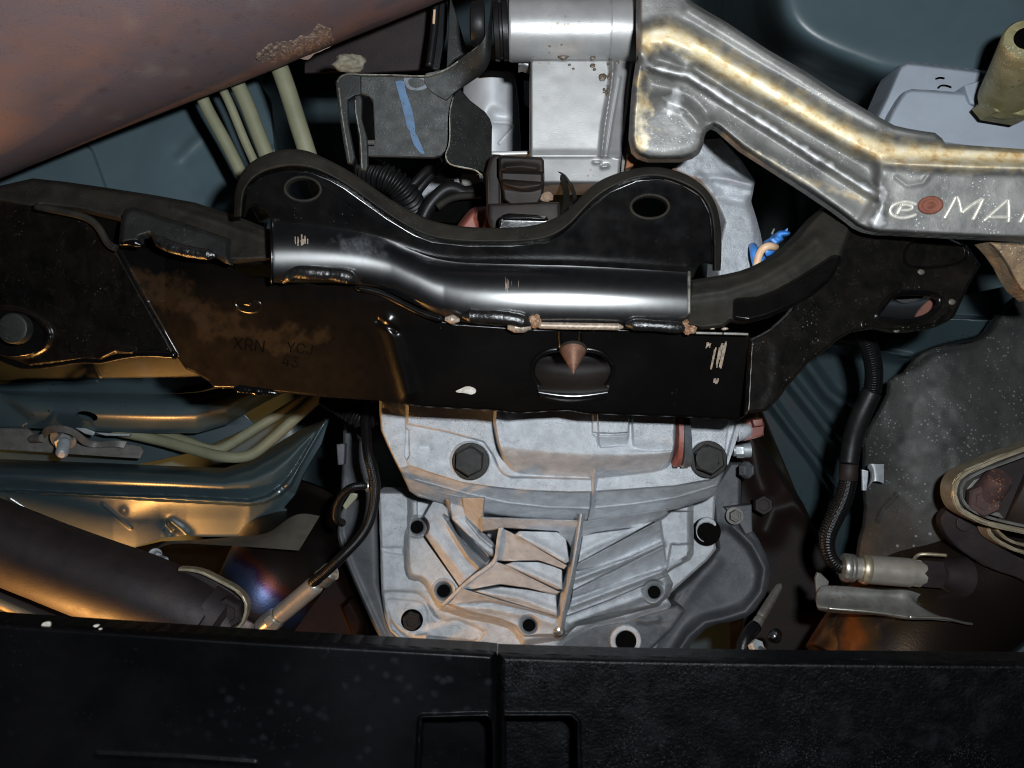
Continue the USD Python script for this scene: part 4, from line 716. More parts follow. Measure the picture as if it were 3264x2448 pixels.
# scuffs on the saddle, thin skins lying on it
def on_saddle(x, y, lift=.0004):
    a, b = float(yt(x)), float(yb(x)); th_ = math.acos(np.clip(((a + b) / 2 - y) / ((b - a) / 2), -1, 1))
    return X(800 + x / 1.3825, 400 + y / 1.3825, float(sad_base(x)) - .0155 * math.sin(th_) ** (1.5 if th_ < math.pi / 2 else .8) - lift)
def skin(quad, n=14, lift=.0004):
    (x0, y0), (x1, y1) = quad; g = np.array([[on_saddle(x, y, lift) for x in np.linspace(x0, x1, n)] for y in np.linspace(y0, y1, n)]); return face_cam(grid(g))
def ragged(x0, x1, y0, y1, n, seed, w=(3, 8)):
    r = np.random.default_rng(seed); ms = []
    for k in range(n):
        x = r.uniform(x0, x1); a = r.uniform(y0, (y0 + y1) / 2); b = r.uniform((y0 + y1) / 2, y1); ms.append(skin(((x, a), (x + r.uniform(*w), b)), 5))
    return cat(*ms)
part(sd_, 'scuff', ragged(184, 250, 478, 536, 9, 1, (3, 9)), SCRAPE, True, label='bright vertical scrape at the saddle\'s left end')
part(sd_, 'scuff', ragged(1100, 1180, 655, 740, 7, 2, (1, 3)), SCRAPE, True)
# web
mid_top = D((742, 540), (765, 532), (900, 528), (1000, 545), (1100, 570), (1240, 610), (1380, 652), (1500, 690), (1620, 722), (1820, 742)) + E((300, 704), (460, 708), (560, 728), (640, 762), (740, 815), (820, 850), (880, 868), (930, 872), (1250, 893), (1640, 895), (1920, 905), (2190, 912))
web = mid_top + F((460, 918), (520, 900), (590, 960), (600, 1200), (560, 1388), (450, 1403)) + E((2150, 1300), (1900, 1286), (1480, 1272), (1400, 1258), (1300, 1262), (1180, 1270), (1060, 1256), (760, 1241), (560, 1212)) + D((2100, 1502), (1800, 1472), (1530, 1447), (1370, 1440), (1340, 1400), (1250, 1345), (1190, 1320), (1130, 1235))
hole = sm(E((1240, 1060), (1290, 1002), (1375, 986), (1460, 986), (1545, 1002), (1594, 1060), (1590, 1110), (1550, 1160), (1480, 1188), (1400, 1192), (1310, 1172), (1250, 1120)), 60)
def webd(x, y):
    return .742 + .040 * np.clip((ef(700, 0)[0] - x) / 650, 0, 1.2) ** 1.3 + .034 * np.clip((y - 960) / 300, 0, 1.3)
seam_r = relief(web, webd, [('ridge', E((1360, 910), (1365, 985)), .002, 3), ('ridge', E((1450, 910), (1450, 985)), .002, 3), ('ridge', D((742, 545), (935, 890), (1130, 1232)), .0025, 6),
    ('ridge', [ell(*df(1585, 905), 42, 23, .2)[k] for k in range(40)] + [ell(*df(1585, 905), 42, 23, .2)[0]], .0012, 3.2), ('ridge', D((1565, 900), (1600, 906)), .0012, 3), ('ridge', E((560, 860), (640, 905)), -.002, 10), ('ridge', E((600, 870), (690, 1180)), .004, 26)],
    step=3, back=.004, edge=(6, .004), holes=[hole])
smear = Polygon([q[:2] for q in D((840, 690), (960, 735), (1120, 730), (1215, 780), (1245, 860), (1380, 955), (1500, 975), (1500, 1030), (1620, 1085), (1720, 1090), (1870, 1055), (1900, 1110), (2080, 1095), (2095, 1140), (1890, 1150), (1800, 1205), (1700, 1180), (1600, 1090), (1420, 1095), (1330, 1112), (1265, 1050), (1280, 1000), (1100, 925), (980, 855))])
def smear_glow_at(x, y):
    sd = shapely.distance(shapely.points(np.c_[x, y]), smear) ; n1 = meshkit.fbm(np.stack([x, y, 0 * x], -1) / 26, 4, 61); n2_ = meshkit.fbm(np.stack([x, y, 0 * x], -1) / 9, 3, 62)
    return np.clip(1.0 - sd / 24 + (n1 - .6) * 2.0 + (n2_ - .5) * .8, 0, 1) * .30 + np.clip((ef(700, 0)[0] - x) / 650, 0, 1) * np.clip((y - 880) / 300, 0, 1) * (.3 + n1) * .36  # dirt smear, plus the lamp's amber glow painted as a ramp lower left
wb_ = part(cm, 'web', seam_r, WEBL, True); stain_on(wb_, seam_r, smear_glow_at)
hb = Polygon(hole)
part(wb_, 'hole_lip', sweep(np.array([X(*q, float(webd(*q)) + .003) for q in hb.buffer(1).exterior.coords]), .0026, 8, cap=False), BLACK, True)
part(wb_, 'inner_cup', loft([E((1240, 980, .80), (1420, 975, .80), (1600, 980, .80)), E((1240, 1080, .79), (1420, 1085, .79), (1600, 1080, .79)), E((1260, 1150, .772), (1420, 1158, .772), (1580, 1150, .772)), E((1270, 1185, .768), (1420, 1200, .766), (1570, 1185, .768)), E((1270, 1220, .785), (1420, 1230, .785), (1570, 1220, .785))], 40, 24, .002), GLOSS, True)
part(cm, 'outer_length', plate(D((-2600, 100), (-50, 190), (-50, 1230), (-2600, 1100)), .815, .12, .01), BLACK)  # unseen run of the crossmember, extended to keep lamp light off the pipe
part(cm, 'box_back', plate(D((-60, 330), (700, 420), (1400, 760), (2000, 1000), (2000, 1380), (1330, 1300), (1130, 1180), (-60, 1150)), .86, .07, .01), BLACK)
pin = thing('pointed_pin', 'rusty pointed pin hanging in the oval hole of the black crossmember', 'pin', (*ef(1420, 1040), .735))
part(pin, 'cone', lathe((*ef(1420, 990), .737), (*ef(1421, 1094), .722), [(0, .0086), (.04, .0092), (.12, .0088), (.6, .0042), (.95, .0010), (1, .0005)], 32), RUSTR)
part(pin, 'collar', lathe((*ef(1420, 978), .739), (*ef(1420, 996), .737), [(0, .0085), (.3, .0102), (.8, .0102), (1, .0090)], 32), BLACKD)
part(cm, 'left_plate', relief(D((-60, 222), (0, 232), (240, 280), (480, 328), (575, 362), (640, 420), (695, 515), (745, 548), (935, 890), (1130, 1232), (900, 1222), (840, 1230), (700, 1252), (640, 1266), (540, 1263), (190, 1303), (0, 1240), (-60, 1210)), tp3(df(0, 300), .80, df(1000, 1100), .775, df(0, 1200), .83),
     [('ridge', [ell(*df(60, 1090), 128, 72, .1)[k] for k in range(40)], .004, 10), ('ridge', D((650, 1240), (740, 1195), (850, 1215)), .006, 10)], step=4, back=.004, edge=(9, .006), holes=[[q for q in ell(*df(70, 1085), 106, 58, .15)]]), SPLASH, True)
part(cm, 'plate_lip', tube(D((230, 280, .772), (480, 328, .768), (575, 362, .766), (640, 425, .764), (695, 515, .762), (745, 545, .760)), .0028, 10), BLACKD, True)
part(cm, 'bottom_lip', tube(D((-60, 1215, .836), (0, 1244, .834), (100, 1285, .832), (190, 1303, .830), (400, 1280, .818), (540, 1262, .808), (640, 1266, .803), (720, 1252, .797), (880, 1224, .785), (1125, 1230, .774)), .0030, 12, 70), BLACK, True)
part(wb_, 'edge_bead', bead(D((1500, 1442, .758), (1620, 1458, .757), (1775, 1475, .756)), .0030, .4, 3), BLACK, True)
part(cm, 'recess_floor', plate(ell(*df(60, 1090), 125, 75, .1), .815, .003), BLACK)
part(cm, 'bolt_head', disc((*df(115, 1062), .80), .0125, .010), BRACK)
part(cm, 'top_band', relief(A((-60, 1200), (0, 1190), (210, 1143), (420, 1165), (650, 1198), (1000, 1252), (1250, 1298), (1500, 1378), (1735, 1472), (1760, 1670), (1480, 1680), (1400, 1650), (800, 1420), (500, 1350), (270, 1325), (240, 1340), (-60, 1290)), tp3(A((0, 1200))[0], .80, A((1700, 1500))[0], .775, A((500, 1350))[0], .785), [('ridge', A((1100, 1330), (1400, 1420), (1730, 1540)), .003, 10)], step=4, back=.02, edge=(14, .012)), BLACKD, True)
part(cm, 'gap_shade_back', plate(D((230, 290), (800, 300), (1500, 560), (1500, 700), (1100, 620), (740, 560), (600, 400), (480, 340)), .805, .003), PIT)  # near-black sheet that puts shade into the gap behind the tab
part(cm, 'left_tab', relief(D((762, 525), (768, 420), (785, 330), (812, 292), (850, 281), (1000, 325), (1250, 405), (1462, 480), (1470, 500), (1472, 580), (1484, 655), (1440, 640), (1380, 605), (1080, 555), (960, 465), (905, 482), (905, 512)), tp3(df(800, 400), .760, df(1450, 560), .748, df(800, 500), .752), step=2.5, back=.006, edge=(18, .010)), BRACK, True)
for k, (pts, r, m_, lab) in enumerate((
        (D((985, 475, .752), (1080, 530, .750), (1250, 575, .749), (1385, 592, .748)), .0046, WELDK, None), (D((765, 505, .757), (850, 508, .756), (905, 528, .755)), .0030, BLACK, None),
        (E((140, 690, .738), (190, 650, .735), (250, 648, .733), (350, 655, .733), (440, 672, .733), (465, 690, .736)), .0052, WELDK, None),
        (E((930, 838, .738), (1040, 842, .735), (1150, 852, .734), (1235, 876, .736)), .0050, WELDK, None),
        (E((1255, 880, .739), (1400, 884, .738), (1530, 886, .738), (1640, 888, .739)), .0026, SCRAPE, 'bare metal weld edge'),
        (E((1650, 876, .739), (1740, 880, .736), (1850, 888, .736), (1925, 892, .738)), .0044, WELDK, None),
        
        (E((855, 852, .739), (920, 858, .739)), .0036, SCRAPE, None), (E((1130, 890, .738), (1235, 888, .738)), .0042, SCRAPE, None), (E((460, 715, .742), (560, 735, .742), (650, 775, .742), (750, 825, .741), (850, 858, .740)), .0024, BLACK, None))):
    part(cm, 'weld_bead', bead(pts, r, .14 if m_ is WELDK else .05, k), m_, True, label=lab)
for q in (E((1962, 908), (2078, 911), (2078, 922), (1962, 919)), E((2084, 911), (2192, 914), (2192, 925), (2084, 922))): part(cm, 'bare_edge', plate(q, .7385, .004, .0006), GREYST)
part(cm, 'rust_patch', cat(*[blob((*ef(1250 + 14 * math.cos(a), 862 + 14 * math.sin(a)), .736), .0029, int(a * 7), .5) for a in (0, 1.3, 2.6, 4.0, 5.2)]), WELDR, True, label='rust bloom at the end of the weld')
part(cm, 'rust_patch', cat(*[blob((*ef(1930 + 20 * math.cos(a), 888 + 18 * math.sin(a)), .737), .0027, int(a * 5), .5) for a in (0, .9, 1.8, 2.7, 3.6, 4.5, 5.4)]), WELDR, True)
paint = lambda pts, lift=.0012, rag=0: plate(pts, lambda x, y: webd(x, y) - lift, .0004, .0001, seg=3)
part(wb_, 'paint_chip', paint(sm(E((902, 1172), (925, 1160), (950, 1150), (985, 1158), (992, 1172), (975, 1185), (945, 1180), (920, 1178)), 40)), WHITE)
rg = np.random.default_rng(5)
for x0, x1, y0, y1, n in ((2008, 2034, 950, 990, 5), (2040, 2108, 950, 1080, 14), (2040, 2066, 1110, 1145, 5)):
    ms = []
    for k in range(n):
        x = rg.uniform(x0, x1 - 8); a = y0 + rg.uniform(0, .3) * (y1 - y0); b = y1 - rg.uniform(0, .5) * (y1 - y0); w = rg.uniform(4, 11); s = -.20 * (b - a)
        ms.append(paint(E((x, a), (x + w, a), (x + w * .8 + s, b), (x + s, b)), .0012 + .00012 * k))
    part(wb_, 'scrape', cat(*ms), SCRAPE)
# stamped marks on the web: worn, cut shallow
mk_ = []
for txt, (u, v_), h in (('YCJ', (1250, 760), 130), ('43', (1180, 930), 140), ('XRN', (560, 700), 150)):
    t = meshkit.text_mesh(txt, 1.0, .02); vv = np.array(t.vertices); s = h / 4.022 / 1.0
    px = 600 + u / 4.022 + vv[:, 0] * s + vv[:, 1] * s * .1; py = 900 + (v_ + h) / 4.022 - vv[:, 1] * s + vv[:, 0] * s * .12
    q = X(px, py, webd(px, py) - .00022 * (vv[:, 2] > .01) + .0002); mk_.append((q, np.array(t.faces)[:, ::-1] if False else np.array(t.faces)))
part(wb_, 'stamped_mark', cat(*mk_), WEBL)
# right arm
ra = F((430, 1405), (560, 1388), (640, 1310), (690, 1240), (830, 1080), (940, 1000), (1020, 930), (1100, 886), (1240, 862), (1360, 884), (1480, 882), (1580, 868), (1650, 850), (1720, 815), (1765, 785), (1810, 690), (1850, 600), (1900, 510), (1935, 450), (1850, 330), (1300, 90), (1000, 90), (960, 420), (700, 760), (590, 860), (520, 900), (455, 930))
rh = sm(F((1262, 785), (1300, 720), (1370, 645), (1480, 628), (1600, 630), (1665, 665), (1660, 720), (1610, 770), (1540, 802), (1430, 816), (1330, 806)), 60)
rpl = tp3(ffp(500, 1200), .746, ffp(1900, 600), .80, ffp(1100, 300), .775); rdz = depth_of(rpl)
ra_ = part(cm, 'right_arm', relief(ra, rpl, [('ridge', F((560, 1390), (620, 1200), (640, 980)), .0012, 22), (sm(F((1445, 420), (1480, 460), (1600, 470), (1750, 450), (1840, 400), (1800, 300), (1500, 300)), 40), lambda x, y: rdz(x, y) + .014, 3), ('ridge', F((1200, 830), (1300, 850), (1480, 850), (1640, 815), (1720, 740)), .004, 10)], step=3, back=.006, edge=(8, .006), holes=[rh]), SPLASH, True)
part(ra_, 'arm_hole_lip', sweep(np.array([X(*q, float(rdz(*q)) + .003) for q in Polygon(rh).buffer(1).exterior.coords]), .0030, 8, cap=False), BLACK, True)
part(ra_, 'arm_hole_cup', loft([F((1230, 610, .86), (1480, 600, .86), (1720, 610, .86)), F((1240, 720, .84), (1480, 730, .84), (1720, 700, .84)), F((1250, 775, .815), (1480, 795, .812), (1690, 755, .815)), F((1260, 800, .812), (1480, 822, .806), (1680, 780, .812)), F((1270, 815, .83), (1480, 835, .83), (1670, 790, .83))], 40, 24, .002), GLOSS, True)
part(ra_, 'bush_face', plate(sm(F((1365, 640), (1430, 625), (1580, 625), (1560, 665), (1500, 690), (1420, 692)), 30), .826, .004), BRACK)
part(ra_, 'primer_patch', plate(sm(F((1520, 790), (1540, 740), (1600, 680), (1670, 640), (1700, 690), (1640, 760), (1580, 790)), 30), ((*ffp(1500, 800), .807), (*ffp(1700, 650), .825), (*ffp(1600, 650), .824)), .003), PINK)
for p_, r_ in (((1552, 497), .0028), ((1615, 827), .003), ((1395, 870), .0025), ((1750, 690), .003)):
    q = ffp(*p_); part(ra_, 'mud_spot', blob((*q, float(rdz(*q)) - .0006), r_, int(p_[0]), .3, (1, .8, .25), 2), TAN, True)
part(cm, 'top_band', relief(F((75, 548), (190, 530), (300, 510), (390, 490), (470, 460), (560, 415), (640, 370), (700, 320), (760, 258), (820, 190), (872, 132), (1000, 20), (1150, 60), (1080, 300), (1040, 400), (960, 570), (760, 712), (560, 795), (450, 822), (330, 812), (290, 850), (150, 866), (40, 840), (46, 700)), tp3(ffp(100, 700), .742, ffp(900, 200), .772, ffp(700, 650), .740), [('ridge', F((90, 640), (300, 610), (520, 540), (720, 420), (880, 290)), .006, 20)], step=3, back=.02, edge=(12, .010)), BLACKD, True)
part(cm, 'right_tab', relief(F((335, 800), (338, 690), (345, 668), (370, 655), (500, 648), (620, 605), (760, 530), (880, 455), (975, 392), (1005, 385), (1036, 395), (1040, 420), (1000, 500), (960, 565), (860, 645), (760, 705), (640, 760), (560, 790), (450, 818), (400, 812)), tp3(ffp(400, 740), .731, ffp(1000, 420), .745, ffp(700, 700), .729), step=2.5, back=.01, edge=(14, .009)), BLACK, True)
part(cm, 'bolt_row', cat(*[blob((*ffp(*p), .738), .0013, i, .3, (1.5, .8, .8), 2) for i, p in enumerate(((215, 858), (300, 860), (290, 862)))]), SCRAPE, True)

# ================================================================ LEFT BRACKET
bk = thing('strap_bracket', 'grey black steel strap bracket with a blue paint stripe beside the silver bushing', 'bracket', (1250, 350, 0.8))
mp_ = part(bk, 'main_plate', plate(B((300, 478), (480, 474), (720, 482), (800, 470), (860, 480), (900, 560), (888, 640), (872, 700), (866, 920), (850, 965), (815, 998), (770, 1012), (345, 1000), (345, 905), (392, 900), (378, 640), (350, 615), (300, 600)), tp3(B((300, 500))[0], .800, B((860, 500))[0], .802, B((600, 1000))[0], .812), .004, .001, rnd=3), BRACK)
part(bk, 'side_flange', plate(B((138, 520), (160, 485), (205, 470), (300, 474), (300, 604), (262, 612), (215, 640), (222, 800), (262, 1010), (246, 1050), (212, 1042), (185, 880), (155, 680)), .797, .006, .0012, rnd=3), BRACK)
part(bk, 'tab', plate(B((254, 660), (266, 612), (300, 610), (310, 640), (308, 760), (342, 880), (346, 1060), (334, 1094), (296, 1086), (286, 880), (262, 720)), .794, .006, .0012, rnd=2), BRACK)
part(bk, 'strap', loft([B((720, 470, .797), (850, 436, .797), (950, 368, .79), (1055, 296, .78), (1108, 205, .775), (1132, 60, .774), (1138, -80, .774)), B((730, 560, .800), (890, 540, .800), (1000, 460, .795), (1090, 375, .785), (1122, 260, .780), (1140, 60, .778), (1144, -80, .778)), B((850, 640, .802), (930, 568, .802), (1060, 478, .800), (1118, 410, .792), (1140, 270, .788), (1148, 60, .786), (1152, -80, .786))], 60, 12, .004), BRACK, True)
part(bk, 'lower_plate', plate(B((884, 660), (905, 600), (940, 568), (1000, 640), (1098, 715), (1130, 760), (1142, 800), (1140, 1040), (1100, 1115), (1070, 1090), (960, 1075), (885, 1060), (850, 1030), (846, 985), (868, 930)), tp3(B((900, 600))[0], .808, B((1140, 800))[0], .830, B((880, 1050))[0], .800), .004, .001, rnd=3), BRACK)
def edgeline(pts, d, w=5): return band(pts, w, d, .003, .0008)
part(bk, 'worn_edge', edgeline(curve(B((150, 525), (172, 492), (210, 474), (300, 476), (480, 478), (720, 484), (800, 465), (880, 425), (960, 365), (1050, 300), (1085, 250)), 60), .7925, 4), EDGE)
part(bk, 'worn_edge', edgeline(B((160, 560), (178, 720), (205, 880), (232, 1040)), .7955, 5), EDGE); part(bk, 'worn_edge', edgeline(B((266, 640), (270, 720), (300, 880), (310, 1080)), .7925, 5), EDGE)
part(bk, 'worn_edge', edgeline(curve(B((895, 620), (872, 740), (866, 930), (846, 985), (860, 1036), (890, 1056), (960, 1072), (1040, 1092), (1078, 1125)), 50), .797, 4), EDGE)
bz = depth_of(tp3(B((300, 500))[0], .800, B((860, 500))[0], .802, B((600, 1000))[0], .812))
bm = B((522, 520), (560, 515), (580, 522), (592, 590), (630, 700), (648, 800), (650, 850), (668, 880), (690, 930), (712, 990), (690, 985), (670, 965), (640, 925), (622, 870), (618, 845), (600, 820), (588, 770), (560, 660), (540, 590))
part(mp_, 'paint_stripe', plate(bm, lambda x, y: bz(x, y) - .0006, .0004, .0001, rnd=1), BLUEP, label='blue paint stripe')
part(mp_, 'paint_smear', plate(sm(B((580, 500), (640, 490), (720, 505), (745, 530), (720, 565), (660, 580), (610, 570), (585, 540)), 40), lambda x, y: bz(x, y) - .0004, .0003, .0001, holes=[sm(B((610, 510), (700, 512), (715, 535), (680, 558), (625, 555)), 30)]), mk('blue_grey_smear', (0.10, 0.12, 0.15), (0.05, 0.055, 0.06), 300, .6))
part(bk, 'pin', lathe((*B((345, 913))[0], .80), (*B((392, 913))[0], .798), [(0, .002), (1, .002)], 10), GREYST)
part(bk, 'earthy_bolt', blob((*B((230, 400))[0], .83), .0095, 5, .4, (1.4, .8, .8)), mk('clay_grey', (.20, .18, .13), (.10, .09, .07), 200, .8, bump=(500, .6, .001)), True)
part(mp_, 'slit', plate(B((305, 625), (352, 620), (382, 660), (390, 890), (345, 890), (310, 760)), .808, .004), PIT)
dk = thing('dark_shroud', 'dark sheet metal shroud behind the strap bracket and rusty pipe', 'heat shield', (1150, 100, .95))
part(dk, 'back_sheet', plate(B((-60, 100), (400, -80), (760, -80), (760, 440), (300, 470), (160, 460), (-60, 470)), ((1000, 0, 1.0), (1400, 0, .98), (1000, 300, 1.02)), .004), RUSTD)
part(dk, 'ribbed_strip', plate(B((775, -40), (860, -40), (850, 200), (800, 440), (730, 440), (760, 200)), .93, .006), RUBBER); part(dk, 'ribbed_strip', tube(B((785, -40, .925), (775, 150, .925), (740, 430, .925)), .004, 12), RUBBER, True)
part(dk, 'pale_label', plate(B((765, 60), (782, 58), (776, 150), (760, 150)), .919, .002), BEIGE)
part(dk, 'side_sheet', plate(B((872, -40), (905, 60), (940, 180), (985, 330), (900, 380), (850, 430), (862, 200)), .88, .004), BRACK)

# ================================================================ SILVER BUSHING MOUNT
sv = thing('bushing_mount', 'bright silver cast bushing cylinder on a square stem with oil stains', 'engine mount', (1850, 300, .80))
part(sv, 'cylinder', lathe((*B((1246, 188))[0], .803), (*B((2076, 188))[0], .803), [(0, .0225), (.008, .0245), (.025, .0255), (.770, .0258), (.774, .0252), (.778, .0252), (.782, .0258), (.97, .0258), (.99, .0245), (1, .022)], 72), SILVER)
part(sv, 'rubber_washer', lathe((*B((1152, 200))[0], .80), (*B((1248, 195))[0], .80), [(0, .018), (.05, .0228), (.35, .0234), (.42, .0212), (.55, .0212), (.62, .0234), (.95, .0232), (1, .02)], 48), RUBBER)
part(sv, 'bolt_head', lathe((*B((1002, 155))[0], .795), (*B((1095, 155))[0], .795), [(0, .010), (.1, .0165), (.35, .0175), (.75, .0178), (1, .0165)], 40), RUBBER)
stem = B((1388, 396), (1404, 380), (2045, 380), (2030, 500), (2010, 700), (1986, 880), (1962, 1085), (1956, 1175), (1388, 1175))
sm_ = part(sv, 'stem', relief(stem, .800, [
    (B((1925, 380), (2060, 380), (1990, 900), (1960, 1200), (1832, 1200), (1845, 950), (1900, 560)), tp3(B((1925, 400))[0], .797, B((2040, 400))[0], .806, B((1840, 1100))[0], .797), 2),
    ('ridge', B((1920, 395), (1905, 560), (1862, 800), (1836, 1060), (1838, 1160)), .0055, 7), ('ridge', B((1962, 500), (1915, 760), (1868, 1060)), .002, 4),
    ('ridge', B((1340, 1000), (2000, 1000)), .003, 12), (B((1340, 1010), (2000, 1010), (2000, 1200), (1340, 1200)), tp3(B((1400, 1010))[0], .799, B((1900, 1010))[0], .799, B((1400, 1170))[0], .808), 5),
    ('ridge', B((1906, 395), (1915, 440)), .006, 8), ('ridge', B((1830, 1040), (1800, 1040)), .003, 6), ('ridge', B((1850, 1070), (1880, 1064)), .004, 6),
    ('fn', lambda x, y, z: z + 0.0004 * (meshkit.fbm(np.stack([x, y, 0 * x], -1) / 60, 2, 21) - .5))], step=2.5, back=.05, edge=(7, .005)), SILVER, True)
OIL = mk('brown_oil_stain', (0.035, 0.020, 0.009), (0.075, 0.05, 0.028), 300, .5)
rs = np.random.default_rng(8); drops = []
for (x, y, r) in ((1600, 356, .0036), (1585, 360, .0024), (1625, 353, .002), (1790, 370, .0020), (1788, 420, .0019), (1852, 492, .0030), (1850, 505, .0022), (1640, 415, .001), (1665, 440, .0009), (1800, 445, .0012), (1880, 600, .0010), (1945, 400, .0016)):
    drops.append(blob((*B((x, y))[0], .798 if y > 380 else .795), r, int(x), .35, (1.1, .9, .3), 2))
part(sv, 'oil_spot', cat(*drops), OIL, True, kind=None)
dr = []
for k in range(46):
    y = rs.uniform(-40, 110); x = 1852 + rs.normal(0, 17) + (y < 40) * -4; q = B((x, y))[0]; yy = abs(y - 188) / 2.011 * FF * .79; z = .803 - math.sqrt(max(.0258 ** 2 - yy ** 2, 1e-8))
    dr.append(blob((*q, z), rs.uniform(.0008, .0017), k, .3, (1, 1.2, .5), 1))
for k in range(26):
    y = rs.uniform(370, 620); x = 1905 - (y - 380) * .10 + rs.normal(0, 13); dr.append(blob((*B((x, y))[0], .798), rs.uniform(.0005, .0013), k, .3, (1, 1.2, .5), 1))
part(sv, 'oil_drip', cat(*dr), OIL, True)
part(sv, 'stem_shadow_gap', plate(B((2000, 880), (2060, 380), (2090, 380), (2050, 900), (2030, 1080), (1965, 1160), (1975, 1000)), .815, .02), GREYST)
part(sv, 'rusty_shim', plate(B((2012, 985), (2055, 1000), (2050, 1060), (2000, 1080)), .80, .01, .001), mk('orange_rust', (.22, .08, .025), (.14, .05, .02), 300, .8))
part(sv, 'base_lip', plate(B((1140, 968), (1385, 965), (1388, 990), (1200, 995), (1140, 990)), .83, .01), SILVER)
part(sv, 'side_lug', plate(B((1310, 392), (1390, 388), (1392, 430), (1340, 412), (1312, 415)), .82, .02, .002), SILVER)

# ================================================================ LETTERED ARM
cf = lambda x, y: C((x, y))[0]
arm = thing('mount_arm', 'corroded cast aluminium arm with raised letters and an ochre stained ridge, upper right', 'mount arm', (2500, 450, .72))
aout = C((58, -60), (330, -60), (345, 0), (420, 48), (560, 128), (780, 275), (1000, 402), (1200, 535), (1330, 610), (1420, 662), (1490, 700), (1560, 716), (1640, 730), (1715, 740), (1755, 772), (1775, 805), (1850, 806), (2212, 832), (2460, 845), (2460, 1352), (2212, 1338), (1900, 1325), (1400, 1300), (1330, 1285), (1280, 1262), (1220, 1215), (1160, 1170), (1000, 1062), (800, 932), (640, 830), (560, 760), (510, 715), (478, 702), (448, 722), (430, 760), (422, 810), (404, 850), (370, 872), (300, 890), (120, 890), (62, 870), (30, 838), (14, 760), (22, 620), (32, 480), (46, 380), (60, 290), (56, 100))
ridge1 = C((95, 255), (115, 215), (165, 195), (230, 195), (310, 225), (420, 290), (600, 402), (800, 510), (1000, 625), (1150, 712), (1300, 790), (1400, 832), (1500, 852), (1640, 862), (1900, 876), (2460, 890))
ridge2 = C((80, 300), (140, 372), (260, 405), (350, 425), (440, 480), (600, 588), (800, 712), (1000, 842), (1200, 970), (1390, 1090))
aprof = relief(aout, .735, [
    (C((1380, 900), (2500, 930), (2500, 1400), (1400, 1360), (1260, 1260), (1400, 1090)), tp3(cf(1500, 1000), .716, cf(2400, 1000), .712, cf(1500, 1300), .722), 10),
    ('ridge', ridge1, .024, 44, 4), ('ridge', ridge2, .014, 18, 3), ('ridge', C((500, 690), (700, 830), (1000, 1010), (1250, 1190)), .010, 26),
    ('ridge', C((190, 285), (260, 310), (330, 360)), .012, 20), ('ridge', C((60, 320), (50, 480), (60, 780)), .016, 26, 3),
    ('ridge', C((130, 470), (220, 500), (330, 560), (420, 640)), -.010, 26), (sm(C((60, 640), (200, 540), (330, 560), (430, 680), (410, 840), (300, 880), (120, 885), (40, 830)), 50), .724, 16), ('ridge', C((230, 560), (330, 600), (400, 680)), .006, 18),
    ('ridge', C((400, 330), (800, 590), (1200, 850), (1350, 960)), -.004, 30), ('ridge', C((1395, 1020), (1425, 1150), (1380, 1250)), .008, 18), ('ridge', C((1500, 990), (1560, 1035), (1650, 1020), (1690, 965)), .0022, 8),
    ('ridge', C((340, 60), (700, 280), (1100, 530), (1400, 700)), .004, 22),
    ('fn', lambda x, y, z: z + 0.0007 * (meshkit.fbm(np.stack([x, y, 0 * x], -1) / 40, 3, 31) - .5))], step=2.6, back=.010, blur=2, edge=(16, .016))
# split the casting's skin where the ochre staining runs along the crest of the main ridge and the left boss
v, f = aprof; cen = v[f].mean(1); pxc = cen[:, 0] / cen[:, 2] / FF + 1632; pyc = cen[:, 1] / cen[:, 2] / FF + 1224
dist = shapely.distance(shapely.points(np.c_[pxc, pyc]), LineString([q[:2] for q in ridge1])); nz = meshkit.fbm(np.c_[pxc, pyc, 0 * pxc] / 22, 4, 17)
dl = shapely.distance(shapely.points(np.c_[pxc, pyc]), LineString(C((70, 420), (80, 600), (70, 800))))
vx = v[:, 0] / v[:, 2] / FF + 1632; vy = v[:, 1] / v[:, 2] / FF + 1224; pts_ = shapely.points(np.c_[vx, vy])
nzv = meshkit.fbm(np.c_[vx, vy, 0 * vx] / 26, 4, 17); nz2 = meshkit.fbm(np.c_[vx, vy, 0 * vx] / 60, 3, 23)
d1 = shapely.distance(pts_, LineString([q[:2] for q in ridge1])); d2 = shapely.distance(pts_, LineString(C((70, 420), (80, 600), (70, 800)))); d3_ = shapely.distance(pts_, LineString([q[:2] for q in C((500, 720), (700, 850), (950, 1000), (1300, 1110))]))
stain = np.clip(1.6 - d1 / 34 + (nzv - .5) * 1.2, 0, 1) * np.clip(.7 + .8 * nz2, 0, 1); stain = np.maximum(stain, np.clip(.9 - d2 / 40 + (nzv - .5) * 2.4, 0, 1) * .9); stain = np.maximum(stain, np.clip(.55 - d3_ / 22 + (nzv - .5) * 2.2, 0, 1) * .6)
white = np.clip(.95 - shapely.distance(pts_, LineString(C((1440, 1080), (1395, 1250)))) / 22 + (nzv - .5) * 2.2, 0, 1); white = np.maximum(white, np.clip(.8 - shapely.distance(pts_, shapely.Point(*cf(270, 570))) / 45 + (nzv - .5) * 2, 0, 1)); white = np.maximum(white, np.clip(.8 - shapely.distance(pts_, shapely.Point(*cf(100, 350))) / 30 + (nzv - .5) * 2, 0, 1)); white = np.maximum(white, np.clip(.75 - shapely.distance(pts_, LineString([q[:2] for q in ridge2])) / 14 + (nzv - .5) * 2.4, 0, 1) * .7)
